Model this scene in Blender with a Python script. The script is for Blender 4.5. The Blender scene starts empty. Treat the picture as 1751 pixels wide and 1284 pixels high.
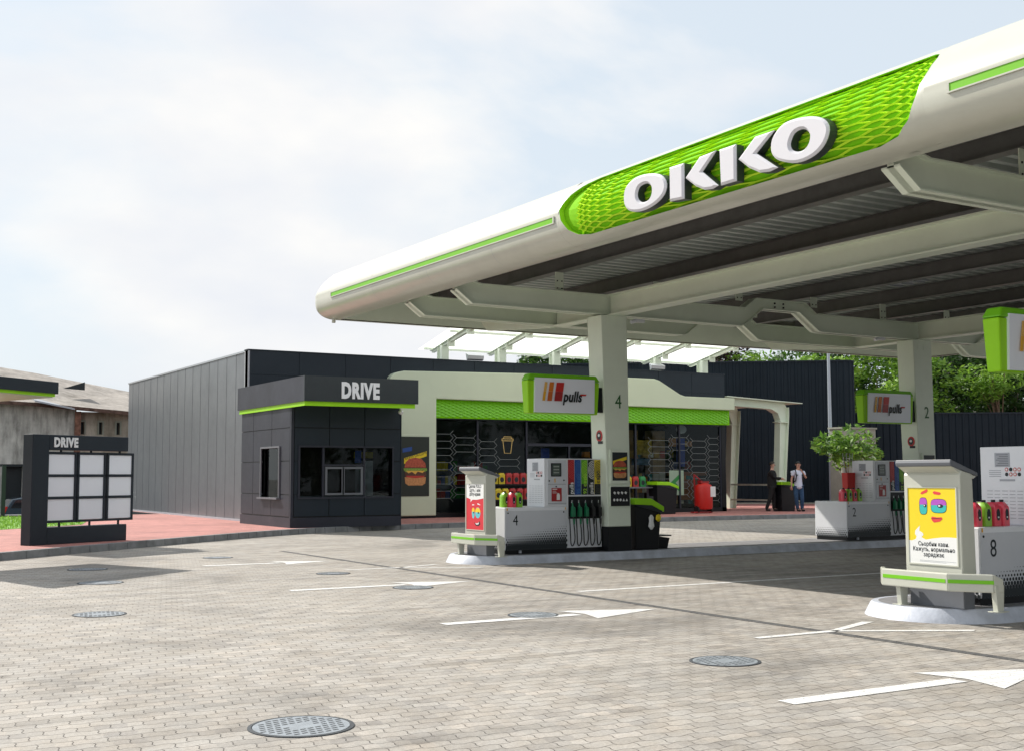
import bpy, bmesh, math, random
import numpy as np
from mathutils import Vector, Matrix
random.seed(7); rng = np.random.default_rng(7)
R = math.radians
scene = bpy.context.scene
col = scene.collection
W_, H_ = 1751.0, 1284.0

# ------------------------------------------------------------------ camera
F_PX, PITCH, ROLL, YAW, CAM_H = 2081.3, 0.08207, -0.00251, 0.53581, 1.55
_F = Vector((math.sin(YAW)*math.cos(PITCH), math.cos(YAW)*math.cos(PITCH), math.sin(PITCH)))
_r0 = Vector((math.cos(YAW), -math.sin(YAW), 0)); _u0 = _r0.cross(_F)
_r = _r0*math.cos(ROLL)+_u0*math.sin(ROLL); _u = -_r0*math.sin(ROLL)+_u0*math.cos(ROLL)
cd = bpy.data.cameras.new('camera'); cam = bpy.data.objects.new('camera', cd); col.objects.link(cam)
M = Matrix((( _r.x, _u.x, -_F.x, 0), (_r.y, _u.y, -_F.y, 0), (_r.z, _u.z, -_F.z, CAM_H), (0, 0, 0, 1)))
cam.matrix_world = M
cd.sensor_width = 36.0; cd.lens = F_PX/W_*36.0; cd.clip_start = 0.1; cd.clip_end = 3000
scene.camera = cam
CP = Vector((0, 0, CAM_H))
def _ray(x, y): return (x-875.5)*_r - (y-642)*_u + F_PX*_F
def on_z(x, y, z=0.0):
    v = _ray(x, y); return CP + v*((z-CAM_H)/v.z)
def on_y(x, y, Y):
    v = _ray(x, y); return CP + v*(Y/v.y)
def on_x(x, y, X):
    v = _ray(x, y); return CP + v*(X/v.x)

# ------------------------------------------------------------------ light
sun_dir = Vector((-0.47, 1.12, 1.0)).normalized()
SUN_EL = math.asin(sun_dir.z); SUN_AZ = math.atan2(sun_dir.x, sun_dir.y)
sd = bpy.data.lights.new('sun', 'SUN'); sd.energy = 4.7; sd.angle = R(0.6); sd.color = (1.0, 0.94, 0.85)
sun = bpy.data.objects.new('sun', sd); col.objects.link(sun)
sun.rotation_euler = (-sun_dir).to_track_quat('-Z', 'Y').to_euler()
scene.view_settings.view_transform = 'Standard'; scene.view_settings.look = 'None'
scene.view_settings.exposure = 0.36; scene.view_settings.gamma = 1.0
world = bpy.data.worlds.new('World'); scene.world = world; world.use_nodes = True
nt = world.node_tree; nt.nodes.clear()
def N(nt, t, **kw):
    n = nt.nodes.new(t)
    for k, v in kw.items():
        if k.startswith('i_'):
            key = k[2:]
            n.inputs[int(key) if key.isdigit() else key].default_value = v
        else: setattr(n, k, v)
    return n
def ramp(nt, fac, stops, interp='LINEAR'):
    n = nt.nodes.new('ShaderNodeValToRGB'); n.color_ramp.interpolation = interp
    el = n.color_ramp.elements
    while len(el) < len(stops): el.new(0.5)
    for e, (p, c) in zip(el, stops):
        e.position = p; e.color = (c, c, c, 1) if isinstance(c, (int, float)) else (*c, 1)
    nt.links.new(fac, n.inputs[0]); return n
sky = N(nt, 'ShaderNodeTexSky', sky_type='NISHITA', sun_disc=False, sun_elevation=SUN_EL, sun_rotation=SUN_AZ,
        air_density=1.0, dust_density=2.5, ozone_density=1.0)
tc = N(nt, 'ShaderNodeTexCoord')
mp = N(nt, 'ShaderNodeMapping'); mp.inputs['Scale'].default_value = (1.0, 1.0, 2.1); mp.inputs['Location'].default_value = (1.3, 0.2, 0.1)
nt.links.new(tc.outputs['Generated'], mp.inputs['Vector'])
no = N(nt, 'ShaderNodeTexNoise', i_Scale=2.1, i_Detail=7.0, i_Roughness=0.52, i_Distortion=0.25)
nt.links.new(mp.outputs[0], no.inputs['Vector'])
cm = ramp(nt, no.outputs['Fac'], [(0.45, 0.0), (0.52, 0.65), (0.58, 1.0)])
no2 = N(nt, 'ShaderNodeTexNoise', i_Scale=3.6, i_Detail=5.0, i_Roughness=0.5)
nt.links.new(mp.outputs[0], no2.inputs['Vector'])
cc = ramp(nt, no2.outputs['Fac'], [(0.36, (7.6, 7.9, 8.5)), (0.5, (8.5, 8.6, 8.75)), (0.60, (9.3, 9.2, 9.0))])
haze = N(nt, 'ShaderNodeMixRGB', i_Fac=0.82); haze.inputs['Color2'].default_value = (7.5, 8.35, 9.1, 1)
nt.links.new(sky.outputs[0], haze.inputs['Color1'])
mx = N(nt, 'ShaderNodeMixRGB'); nt.links.new(cm.outputs[0], mx.inputs['Fac'])
nt.links.new(haze.outputs[0], mx.inputs['Color1']); nt.links.new(cc.outputs[0], mx.inputs['Color2'])
bg = N(nt, 'ShaderNodeBackground', i_Strength=0.085); out = N(nt, 'ShaderNodeOutputWorld')
nt.links.new(mx.outputs[0], bg.inputs['Color']); nt.links.new(bg.outputs[0], out.inputs['Surface'])
scene.cycles.max_bounces = 8; scene.cycles.transparent_max_bounces = 12
scene.cycles.use_denoising = True

# ------------------------------------------------------------------ materials
def mat(name, c, rough=0.5, metal=0.0, var=0.0, vscale=3.0, bump=0.0, bscale=60.0, dirt=0.0, spec=0.5, emit=None, coat=0.0, trans=0.0):
    m = bpy.data.materials.new(name); m.use_nodes = True; t = m.node_tree; b = t.nodes['Principled BSDF']
    b.inputs['Base Color'].default_value = (*c, 1); b.inputs['Roughness'].default_value = rough
    b.inputs['Metallic'].default_value = metal; b.inputs['Specular IOR Level'].default_value = spec
    if coat: b.inputs['Coat Weight'].default_value = coat; b.inputs['Coat Roughness'].default_value = 0.08
    tcn = t.nodes.new('ShaderNodeTexCoord')
    if var:
        n = N(t, 'ShaderNodeTexNoise', i_Scale=vscale, i_Detail=6.0, i_Roughness=0.65); t.links.new(tcn.outputs['Object'], n.inputs['Vector'])
        lo = tuple(max(0, v*(1-var)) for v in c); hi = tuple(min(1, v*(1+var)) for v in c)
        r = ramp(t, n.outputs['Fac'], [(0.3, lo), (0.7, hi)]); t.links.new(r.outputs[0], b.inputs['Base Color'])
        rr = ramp(t, n.outputs['Fac'], [(0.3, min(1, rough*1.15)), (0.7, rough*0.85)]); t.links.new(rr.outputs[0], b.inputs['Roughness'])
    if bump:
        n = N(t, 'ShaderNodeTexNoise', i_Scale=bscale, i_Detail=4.0); t.links.new(tcn.outputs['Object'], n.inputs['Vector'])
        bp = N(t, 'ShaderNodeBump', i_Strength=bump, i_Distance=0.02); t.links.new(n.outputs['Fac'], bp.inputs['Height']); t.links.new(bp.outputs[0], b.inputs['Normal'])
    if emit: b.inputs['Emission Color'].default_value = (*emit[0], 1); b.inputs['Emission Strength'].default_value = emit[1]
    if trans: b.inputs['Transmission Weight'].default_value = trans
    return m
cream = mat('cream_panel', (0.53, 0.54, 0.465), 0.34, var=0.06, vscale=1.2, coat=0.3)
steelw = mat('pale_green_steel', (0.73, 0.80, 0.67), 0.4, var=0.05, vscale=1.5)
green = mat('bright_green', (0.17, 0.52, 0.006), 0.38, var=0.05)
greenl = mat('lime_green', (0.30, 0.66, 0.01), 0.45, var=0.04, spec=.3)
greend = mat('deep_green', (0.19, 0.55, 0.008), 0.75, spec=.12)
dark = mat('anthracite_panel', (0.014, 0.022, 0.032), 0.45, var=0.10, vscale=0.7, spec=0.28)
dark2 = mat('anthracite_warm', (0.024, 0.027, 0.040), 0.45, var=0.12, vscale=1.0, spec=0.35)
black = mat('black_paint', (0.007, 0.008, 0.010), 0.4, spec=.3)
blackr = mat('black_rubber', (0.012, 0.012, 0.013), 0.5)
grey_wall = mat('grey_sheet', (0.165, 0.178, 0.195), 0.36, metal=0.4, var=0.14, vscale=0.7)
greyp = mat('grey_plastic', (0.13, 0.14, 0.16), 0.45, var=0.06)
greyl = mat('light_grey', (0.36, 0.38, 0.42), 0.4)
white = mat('white_enamel', (0.74, 0.76, 0.80), 0.3, var=0.03, coat=0.4)
whited = mat('dispenser_grey', (0.56, 0.58, 0.62), 0.32, var=0.03, coat=0.3)
letter = mat('letter_white', (0.66, 0.66, 0.70), 0.4, spec=.3)
purl = mat('brown_steel', (0.13, 0.13, 0.127), 0.5, var=0.15)
deck = mat('deck_steel', (0.46, 0.50, 0.48), 0.5, var=0.1)
red = mat('red_paint', (0.52, 0.015, 0.010), 0.4)
redd = mat('red_dark', (0.33, 0.012, 0.014), 0.4)
pink = mat('pink_plastic', (0.75, 0.05, 0.09), 0.3, coat=0.3)
lime = mat('lime_plastic', (0.24, 0.52, 0.03), 0.3, coat=0.3)
yellow = mat('yellow_print', (0.80, 0.62, 0.01), 0.5)
orange = mat('orange_print', (0.62, 0.17, 0.01), 0.45)
ochre = mat('ochre_print', (0.70, 0.36, 0.02), 0.45)
blue = mat('blue_print', (0.01, 0.06, 0.26), 0.45)
ink = mat('ink', (0.006, 0.012, 0.016), 0.5)
screen = mat('blank_menu_panel', (0.78, 0.81, 0.88), 0.3, coat=0.4)
paper = mat('paper_white', (0.76, 0.77, 0.76), 0.6)
chrome = mat('chrome', (0.6, 0.62, 0.65), 0.2, metal=1.0)
alu = mat('aluminium_trim', (0.5, 0.52, 0.55), 0.35, metal=0.8)
concrete = mat('concrete_kerb', (0.20, 0.205, 0.21), 0.85, var=0.28, vscale=2.5, bump=0.4, bscale=40)
islandm = mat('painted_kerb', (0.50, 0.53, 0.60), 0.45, var=0.22, vscale=3.2, bump=.15, bscale=25)
islandtop = mat('island_top', (0.20, 0.20, 0.21), 0.8, var=0.2, vscale=4, bump=0.3)
def paint_mat():
    m = mat('road_paint', (0.70, 0.70, 0.69), 0.75, var=0.14, vscale=5, bump=0.5, bscale=70); t = m.node_tree; L = t.links.new; b = t.nodes['Principled BSDF']
    tcn = t.nodes.new('ShaderNodeTexCoord'); n = N(t, 'ShaderNodeTexNoise', i_Scale=26.0, i_Detail=7.0, i_Roughness=0.8); L(tcn.outputs['Object'], n.inputs['Vector'])
    r = ramp(t, n.outputs['Fac'], [(0.34, 0.1), (0.43, 1.0)])
    bk = N(t, 'ShaderNodeTexBrick', offset=0.5, i_Scale=1.0); bk.inputs['Brick Width'].default_value = 0.20; bk.inputs['Row Height'].default_value = 0.125; bk.inputs['Mortar Size'].default_value = 0.004; L(tcn.outputs['Object'], bk.inputs['Vector'])
    inv = N(t, 'ShaderNodeMath', operation='MULTIPLY_ADD'); L(bk.outputs['Fac'], inv.inputs[0]); inv.inputs[1].default_value = -0.4; inv.inputs[2].default_value = 1.0
    mu = N(t, 'ShaderNodeMath', operation='MULTIPLY'); L(r.outputs[0], mu.inputs[0]); L(inv.outputs[0], mu.inputs[1]); L(mu.outputs[0], b.inputs['Alpha']); return m
roadwhite = paint_mat()
iron = mat('manhole_iron', (0.27, 0.30, 0.33), 0.5, metal=0.15, var=0.22, vscale=9)
irond = mat('manhole_recess', (0.045, 0.052, 0.06), 0.8)
denim = mat('denim', (0.022, 0.06, 0.13), 0.9, var=0.45, vscale=5)
skin = mat('skin', (0.50, 0.27, 0.20), 0.5)
cloth_w = mat('white_cotton', (0.62, 0.65, 0.78), 0.9)
cloth_b = mat('black_cotton', (0.010, 0.010, 0.011), 0.9)
hairm = mat('hair', (0.020, 0.013, 0.009), 0.7)
bark = mat('bark', (0.16, 0.11, 0.07), 0.9, var=0.3, vscale=6)
beige = mat('beige_render', (0.28, 0.30, 0.25), 0.85, var=0.08)
cupm = mat('neon_cup', (0.6, 0.35, 0.08), 0.5, emit=((1.0, 0.62, 0.22), 0.9))
wallline = mat('window_decal', (0.20, 0.22, 0.22), 0.5)
navy = mat('car_paint', (0.035, 0.065, 0.095), 0.22, metal=0.3, coat=0.8)
carglass = mat('car_glass', (0.01, 0.015, 0.02), 0.05, coat=0.5)
cantr = mat('translucent_cap', (0.5, 0.5, 0.5), 0.3)

def glass_mat():
    m = bpy.data.materials.new('shop_glass'); m.use_nodes = True; t = m.node_tree; t.nodes.clear()
    o = t.nodes.new('ShaderNodeOutputMaterial'); g = N(t, 'ShaderNodeBsdfGlossy', i_Roughness=0.02); g.inputs['Color'].default_value = (0.9, 0.95, 0.95, 1)
    tr = N(t, 'ShaderNodeBsdfTransparent'); tr.inputs['Color'].default_value = (0.62, 0.66, 0.66, 1)
    lw = N(t, 'ShaderNodeFresnel', i_IOR=1.22); mxs = t.nodes.new('ShaderNodeMixShader')
    t.links.new(lw.outputs[0], mxs.inputs[0]); t.links.new(tr.outputs[0], mxs.inputs[1]); t.links.new(g.outputs[0], mxs.inputs[2]); t.links.new(mxs.outputs[0], o.inputs[0])
    return m
glass = glass_mat()
def translucent_mat():
    m = bpy.data.materials.new('translucent_sheet'); m.use_nodes = True; t = m.node_tree; t.nodes.clear()
    o = t.nodes.new('ShaderNodeOutputMaterial'); d = N(t, 'ShaderNodeBsdfDiffuse'); d.inputs['Color'].default_value = (0.86, 0.89, 0.88, 1)
    tr = N(t, 'ShaderNodeBsdfTranslucent'); tr.inputs['Color'].default_value = (0.92, 0.95, 0.93, 1); mxs = N(t, 'ShaderNodeMixShader', i_Fac=0.75)
    t.links.new(d.outputs[0], mxs.inputs[1]); t.links.new(tr.outputs[0], mxs.inputs[2]); t.links.new(mxs.outputs[0], o.inputs[0]); return m
translucent = translucent_mat()
def leaf_mat(name, c1, c2, c3):
    m = bpy.data.materials.new(name); m.use_nodes = True; t = m.node_tree; b = t.nodes['Principled BSDF']
    b.inputs['Roughness'].default_value = 0.55
    g = t.nodes.new('ShaderNodeNewGeometry'); r = ramp(t, g.outputs['Random Per Island'], [(0.0, c1), (0.5, c2), (1.0, c3)])
    t.links.new(r.outputs[0], b.inputs['Base Color'])
    tr = t.nodes.new('ShaderNodeBsdfTranslucent'); mxs = N(t, 'ShaderNodeMixShader', i_Fac=0.35)
    hs = N(t, 'ShaderNodeHueSaturation', i_Value=1.6); t.links.new(r.outputs[0], hs.inputs['Color']); t.links.new(hs.outputs[0], tr.inputs['Color'])
    t.links.new(b.outputs[0], mxs.inputs[1]); t.links.new(tr.outputs[0], mxs.inputs[2]); t.links.new(mxs.outputs[0], t.nodes['Material Output'].inputs[0]); return m
leaf_dark = leaf_mat('leaves_dark', (0.014, 0.038, 0.010), (0.026, 0.062, 0.013), (0.05, 0.11, 0.02))
leaf_mid = leaf_mat('leaves_mid', (0.018, 0.052, 0.010), (0.036, 0.09, 0.014), (0.085, 0.17, 0.025))
leaf_light = leaf_mat('leaves_light', (0.09, 0.19, 0.02), (0.15, 0.29, 0.03), (0.22, 0.36, 0.05))
leaf_young = leaf_mat('leaves_young', (0.035, 0.09, 0.012), (0.075, 0.17, 0.02), (0.19, 0.33, 0.045))
leaf_purple = leaf_mat('leaves_purple', (0.02, 0.012, 0.014), (0.04, 0.02, 0.02), (0.06, 0.035, 0.03))

def paver_mat(name, ca, cb, cc_, mortar, bw, bh, wave, rough=0.8, offx=0.0, bumpd=0.006):
    m = bpy.data.materials.new(name); m.use_nodes = True; t = m.node_tree; b = t.nodes['Principled BSDF']; L = t.links.new
    tcn = t.nodes.new('ShaderNodeTexCoord'); sep = t.nodes.new('ShaderNodeSeparateXYZ'); L(tcn.outputs['Object'], sep.inputs[0])
    def MA(op, a, b_=None, c_=None):
        n = N(t, 'ShaderNodeMath', operation=op)
        for i, v in enumerate((a, b_, c_)):
            if v is None: continue
            if isinstance(v, (int, float)): n.inputs[i].default_value = v
            else: L(v, n.inputs[i])
        return n.outputs[0]
    x, y = sep.outputs[0], sep.outputs[1]
    wob = N(t, 'ShaderNodeTexNoise', i_Scale=2.2, i_Detail=2.0); L(tcn.outputs['Object'], wob.inputs['Vector'])
    wv = MA('MULTIPLY', MA('SUBTRACT', wob.outputs['Fac'], 0.5), 0.035)
    zz = MA('MULTIPLY', MA('SINE', MA('MULTIPLY', x, 2*math.pi/bw*1.0)), wave)     # interlocking wavy long edge
    zx = MA('MULTIPLY', MA('SINE', MA('MULTIPLY', y, 2*math.pi/bh)), wave*0.8)
    cmb = t.nodes.new('ShaderNodeCombineXYZ'); L(MA('ADD', MA('ADD', x, zx), wv), cmb.inputs[0]); L(MA('ADD', MA('ADD', y, zz), wv), cmb.inputs[1])
    bk = N(t, 'ShaderNodeTexBrick', offset=0.5, i_Scale=1.0); bk.inputs['Brick Width'].default_value = bw; bk.inputs['Row Height'].default_value = bh
    bk.inputs['Mortar Size'].default_value = 0.0052; bk.inputs['Mortar Smooth'].default_value = 0.8; bk.inputs['Bias'].default_value = 0.0
    bk.inputs['Color1'].default_value = (*ca, 1); bk.inputs['Color2'].default_value = (*cb, 1); bk.inputs['Mortar'].default_value = (*mortar, 1)
    L(cmb.outputs[0], bk.inputs['Vector'])
    big = N(t, 'ShaderNodeTexNoise', i_Scale=0.33, i_Detail=7.0, i_Roughness=0.62, i_Distortion=0.6); L(tcn.outputs['Object'], big.inputs['Vector'])
    br = ramp(t, big.outputs['Fac'], [(0.34, 0.66), (0.45, 0.93), (0.60, 1.06), (0.72, 0.88)])
    fine = N(t, 'ShaderNodeTexNoise', i_Scale=45.0, i_Detail=5.0, i_Roughness=0.75); L(tcn.outputs['Object'], fine.inputs['Vector'])
    fr = ramp(t, fine.outputs['Fac'], [(0.3, 0.74), (0.7, 1.2)])
    mid = N(t, 'ShaderNodeTexNoise', i_Scale=2.6, i_Detail=6.0, i_Roughness=0.7); L(tcn.outputs['Object'], mid.inputs['Vector'])
    hue = ramp(t, mid.outputs['Fac'], [(0.33, cc_), (0.60, (1.0, 1.0, 1.0))])
    # per-block tone from the block's own cell, some replaced blocks
    vor = N(t, 'ShaderNodeTexWhiteNoise', noise_dimensions='2D'); sx_, sy_ = t.nodes.new('ShaderNodeSeparateXYZ'), None; L(cmb.outputs[0], sx_.inputs[0])
    rowi = MA('FLOOR', MA('DIVIDE', sx_.outputs[1], bh)); shift = MA('MULTIPLY', MA('MODULO', rowi, 2.0), 0.5)
    coli = MA('FLOOR', MA('ADD', MA('DIVIDE', sx_.outputs[0], bw), shift)); cid = t.nodes.new('ShaderNodeCombineXYZ'); L(coli, cid.inputs[0]); L(rowi, cid.inputs[1]); L(cid.outputs[0], vor.inputs['Vector'])
    tone = ramp(t, vor.outputs['Value'], [(0.0, (0.80, 0.80, 0.81)), (0.10, (0.94, 0.94, 0.94)), (0.7, (1.02, 1.02, 1.01)), (1.0, (1.13, 1.11, 1.09))])
    spots = N(t, 'ShaderNodeTexVoronoi', i_Scale=0.9); L(tcn.outputs['Object'], spots.inputs['Vector'])
    oil = ramp(t, spots.outputs['Distance'], [(0.03, 0.62), (0.09, 1.0)])
    tyre_m = N(t, 'ShaderNodeMapping'); tyre_m.inputs['Scale'].default_value = (0.12, 2.4, 1.0); tyre_m.inputs['Rotation'].default_value = (0, 0, 0.12); L(tcn.outputs['Object'], tyre_m.inputs[0])
    tyre_n = N(t, 'ShaderNodeTexNoise', i_Scale=1.3, i_Detail=4.0, i_Roughness=0.6); L(tyre_m.outputs[0], tyre_n.inputs['Vector']); tyre = ramp(t, tyre_n.outputs['Fac'], [(0.36, 0.80), (0.48, 1.0)])
    col_ = bk.outputs['Color']
    for src in (tone.outputs[0], oil.outputs[0], tyre.outputs[0], br.outputs[0], fr.outputs[0], hue.outputs[0]):
        mm = N(t, 'ShaderNodeMixRGB', blend_type='MULTIPLY', i_Fac=1.0); L(col_, mm.inputs[1]); L(src, mm.inputs[2]); col_ = mm.outputs[0]
    L(col_, b.inputs['Base Color']); b.inputs['Roughness'].default_value = rough
    hgt = MA('ADD', MA('MULTIPLY', bk.outputs['Fac'], -1.0), MA('MULTIPLY', fine.outputs['Fac'], 0.35))
    bp = N(t, 'ShaderNodeBump', i_Strength=0.9, i_Distance=bumpd); L(hgt, bp.inputs['Height']); L(bp.outputs[0], b.inputs['Normal'])
    return m
paving = paver_mat('block_paving', (0.325, 0.305, 0.280), (0.395, 0.374, 0.346), (0.90, 0.86, 0.81), (0.145, 0.13, 0.118), 0.20, 0.125, 0.011)
redpave = paver_mat('red_paving', (0.44, 0.185, 0.165), (0.52, 0.235, 0.21), (0.9, 0.88, 0.86), (0.22, 0.10, 0.09), 0.2, 0.1, 0.0, bumpd=0.002)
asphalt = mat('asphalt', (0.075, 0.073, 0.07), 0.9, var=0.25, vscale=0.6, bump=0.4)

def wall_plaster(name, c1, c2, c3, streak=1.0):
    m = bpy.data.materials.new(name); m.use_nodes = True; t = m.node_tree; b = t.nodes['Principled BSDF']; L = t.links.new
    tcn = t.nodes.new('ShaderNodeTexCoord'); mpn = N(t, 'ShaderNodeMapping'); mpn.inputs['Scale'].default_value = (1.6, 1.6, 0.25)
    L(tcn.outputs['Object'], mpn.inputs[0])
    n = N(t, 'ShaderNodeTexNoise', i_Scale=1.6, i_Detail=9.0, i_Roughness=0.75); L(mpn.outputs[0], n.inputs['Vector'])
    n2 = N(t, 'ShaderNodeTexNoise', i_Scale=0.5, i_Detail=7.0, i_Roughness=0.7); L(tcn.outputs['Object'], n2.inputs['Vector'])
    r = ramp(t, n.outputs['Fac'], [(0.35, c1), (0.52, c2), (0.66, c3)]); r2 = ramp(t, n2.outputs['Fac'], [(0.35, 0.65), (0.6, 1.1)])
    mm = N(t, 'ShaderNodeMixRGB', blend_type='MULTIPLY', i_Fac=0.9); L(r.outputs[0], mm.inputs[1]); L(r2.outputs[0], mm.inputs[2]); L(mm.outputs[0], b.inputs['Base Color'])
    b.inputs['Roughness'].default_value = 0.9
    bp = N(t, 'ShaderNodeBump', i_Strength=0.6, i_Distance=0.05); L(n.outputs['Fac'], bp.inputs['Height']); L(bp.outputs[0], b.inputs['Normal']); return m
plaster = wall_plaster('old_plaster', (0.26, 0.25, 0.23), (0.52, 0.51, 0.47), (0.66, 0.645, 0.60))
plaster2 = wall_plaster('old_yellow_plaster', (0.26, 0.23, 0.18), (0.46, 0.42, 0.34), (0.58, 0.54, 0.46))
oldroof = wall_plaster('old_slate_roof', (0.22, 0.20, 0.18), (0.33, 0.30, 0.27), (0.40, 0.37, 0.34))
brickm = mat('broken_brick', (0.20, 0.10, 0.07), 0.95, var=0.5, vscale=5, bump=0.8, bscale=12)
grassm = mat('grass_green', (0.13, 0.30, 0.02), 0.85, var=0.3, vscale=5)

# ------------------------------------------------------------------ mesh helpers
class MB:
    def __init__(s): s.v = []; s.f = []; s.mi = []
    def add(s, vs, fs, mi=0):
        o = len(s.v); s.v += [tuple(v) for v in vs]; s.f += [tuple(i+o for i in f) for f in fs]; s.mi += [mi]*len(fs); return s
    def box(s, x0, x1, y0, y1, z0, z1, mi=0):
        return s.add([(x0,y0,z0),(x1,y0,z0),(x1,y1,z0),(x0,y1,z0),(x0,y0,z1),(x1,y0,z1),(x1,y1,z1),(x0,y1,z1)],
                     [(0,3,2,1),(4,5,6,7),(0,1,5,4),(1,2,6,5),(2,3,7,6),(3,0,4,7)], mi)
    def hexa(s, b4, t4, mi=0):      # bottom 4, top 4 (ccw from above)
        return s.add(list(b4)+list(t4), [(0,3,2,1),(4,5,6,7),(0,1,5,4),(1,2,6,5),(2,3,7,6),(3,0,4,7)], mi)
    def prism(s, poly, ax, a, b, mi=0):   # poly in the two other axes
        n = len(poly); vs = []
        for w in (a, b):
            for p, q in poly:
                vs.append({'x': (w, p, q), 'y': (p, w, q), 'z': (p, q, w)}[ax])
        fs = [tuple(range(n)), tuple(range(2*n-1, n-1, -1))] + [(i, i+n, (i+1) % n + n, (i+1) % n) for i in range(n)]
        return s.add(vs, fs, mi)
    def cyl(s, p0, p1, r0, r1=None, n=12, mi=0, cap=True):
        r1 = r0 if r1 is None else r1; p0 = Vector(p0); p1 = Vector(p1); d = (p1-p0).normalized()
        a = d.orthogonal().normalized(); b = d.cross(a); vs = []
        for p, r in ((p0, r0), (p1, r1)):
            for i in range(n):
                t = 2*math.pi*i/n; vs.append(p+a*(r*math.cos(t))+b*(r*math.sin(t)))
        fs = [(i, (i+1) % n, (i+1) % n+n, i+n) for i in range(n)]
        if cap: fs += [tuple(range(n-1, -1, -1)), tuple(range(n, 2*n))]
        return s.add(vs, fs, mi)
    def tube(s, pts, r, n=8, mi=0):
        pts = [Vector(p) for p in pts]; rings = []; ref = None
        for i, p in enumerate(pts):
            d = (pts[min(i+1, len(pts)-1)]-pts[max(i-1, 0)]).normalized()
            a = d.orthogonal().normalized() if ref is None else (ref-d*ref.dot(d)).normalized()
            ref = a; b = d.cross(a); rr = r[i] if isinstance(r, (list, tuple)) else r
            rings.append([p+a*(rr*math.cos(2*math.pi*k/n))+b*(rr*math.sin(2*math.pi*k/n)) for k in range(n)])
        vs = [v for ring in rings for v in ring]; fs = []
        for i in range(len(pts)-1):
            for k in range(n): fs.append((i*n+k, i*n+(k+1) % n, (i+1)*n+(k+1) % n, (i+1)*n+k))
        fs += [tuple(range(n-1, -1, -1)), tuple(range((len(pts)-1)*n, len(pts)*n))]
        return s.add(vs, fs, mi)
    def lathe(s, prof, c=(0, 0, 0), n=20, sx=1.0, sy=1.0, mi=0):
        vs = []; fs = []
        for r, z in prof:
            for k in range(n): vs.append((c[0]+sx*r*math.cos(2*math.pi*k/n), c[1]+sy*r*math.sin(2*math.pi*k/n), c[2]+z))
        m = len(prof)
        for i in range(m-1):
            for k in range(n): fs.append((i*n+k, i*n+(k+1) % n, (i+1)*n+(k+1) % n, (i+1)*n+k))
        fs += [tuple(range(n-1, -1, -1)), tuple(range((m-1)*n, m*n))]
        return s.add(vs, fs, mi)

def build(name, mb, m, parent=None, bevel=0.0, smooth=False, local=False, segs=2):
    me = bpy.data.meshes.new(name); v = mb.v
    if parent is not None and not local:
        px, py, pz = parent['_o'] if '_o' in parent else (0, 0, 0)
        v = [(a-px, b-py, c-pz) for a, b, c in v]
    me.from_pydata([tuple(p) for p in v], [], mb.f)
    ms = m if isinstance(m, (list, tuple)) else [m]
    for q in ms: me.materials.append(q)
    if len(ms) > 1: me.polygons.foreach_set('material_index', mb.mi)
    bm = bmesh.new(); bm.from_mesh(me); bmesh.ops.recalc_face_normals(bm, faces=bm.faces); bm.to_mesh(me); bm.free()
    if smooth:
        me.polygons.foreach_set('use_smooth', [True]*len(me.polygons)); me.set_sharp_from_angle(angle=R(38))
    o = bpy.data.objects.new(name, me); col.objects.link(o)
    if parent is not None:
        o.parent = parent
        if '_o' in parent: o['_o'] = parent['_o']
    if bevel:
        b = o.modifiers.new('bevel', 'BEVEL'); b.width = bevel; b.segments = segs; b.limit_method = 'ANGLE'; b.angle_limit = R(40)
        b.harden_normals = False
    return o
def tag(o, label, cat, group=None):
    o['label'] = label; o['category'] = cat
    if group: o['group'] = group
    return o
def thing(name, label, cat, loc=(0, 0, 0), rz=0.0, group=None):
    o = bpy.data.objects.new(name, None); col.objects.link(o); o.location = loc; o.rotation_euler = (0, 0, rz)
    o['_o'] = tuple(loc); o.empty_display_size = 0.2
    return tag(o, label, cat, group)
def structure(name, mb, m, **k):
    o = build(name, mb, m, **k); o['kind'] = 'structure'; return o
def kids(o): return [c for c in bpy.data.objects if c.parent == o]
def copy_tree(o, parent=None):
    c = o.copy(); col.objects.link(c); c.parent = parent
    for ch in kids(o): copy_tree(ch, c)
    return c
def dup(root, dx, dy, label, dz=0.0, group=None, rz=None):
    c = copy_tree(root); c.location = Vector(root.location)+Vector((dx, dy, dz)); c['label'] = label
    if group: c['group'] = group
    if rz is not None: c.rotation_euler.z = rz
    return c
FACE_Y = (R(90), 0, 0)                     # text facing -Y
FACE_X = (R(90), 0, R(-90))                # text facing -X
def text(name, s, size, loc, rot, m, parent=None, ext=0.002, off=0.0, sx=1.0, shear=0.0, align='LEFT', local=False, line=1.0, valign='TOP_BASELINE', sp=1.0):
    cu = bpy.data.curves.new(name, 'FONT'); cu.body = s; cu.size = size; cu.extrude = ext; cu.offset = off; cu.shear = shear
    cu.align_x = align; cu.resolution_u = 3; cu.space_line = line; cu.align_y = valign; cu.space_character = sp
    tmp = bpy.data.objects.new('tmp_text', cu); col.objects.link(tmp)
    dg = bpy.context.evaluated_depsgraph_get(); me = bpy.data.meshes.new_from_object(tmp.evaluated_get(dg))
    bpy.data.objects.remove(tmp); bpy.data.curves.remove(cu)
    from mathutils import Euler
    if local or parent is None or '_o' not in parent: base = Vector(loc)
    else: base = Vector(loc)-Vector(parent['_o'])
    Mx = Matrix.Translation(base) @ Euler(rot).to_matrix().to_4x4() @ Matrix.Diagonal((sx, 1, 1, 1))
    me.transform(Mx); me.materials.clear(); me.materials.append(m); me.name = name
    o = bpy.data.objects.new(name, me); col.objects.link(o); o.parent = parent
    return o
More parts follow.
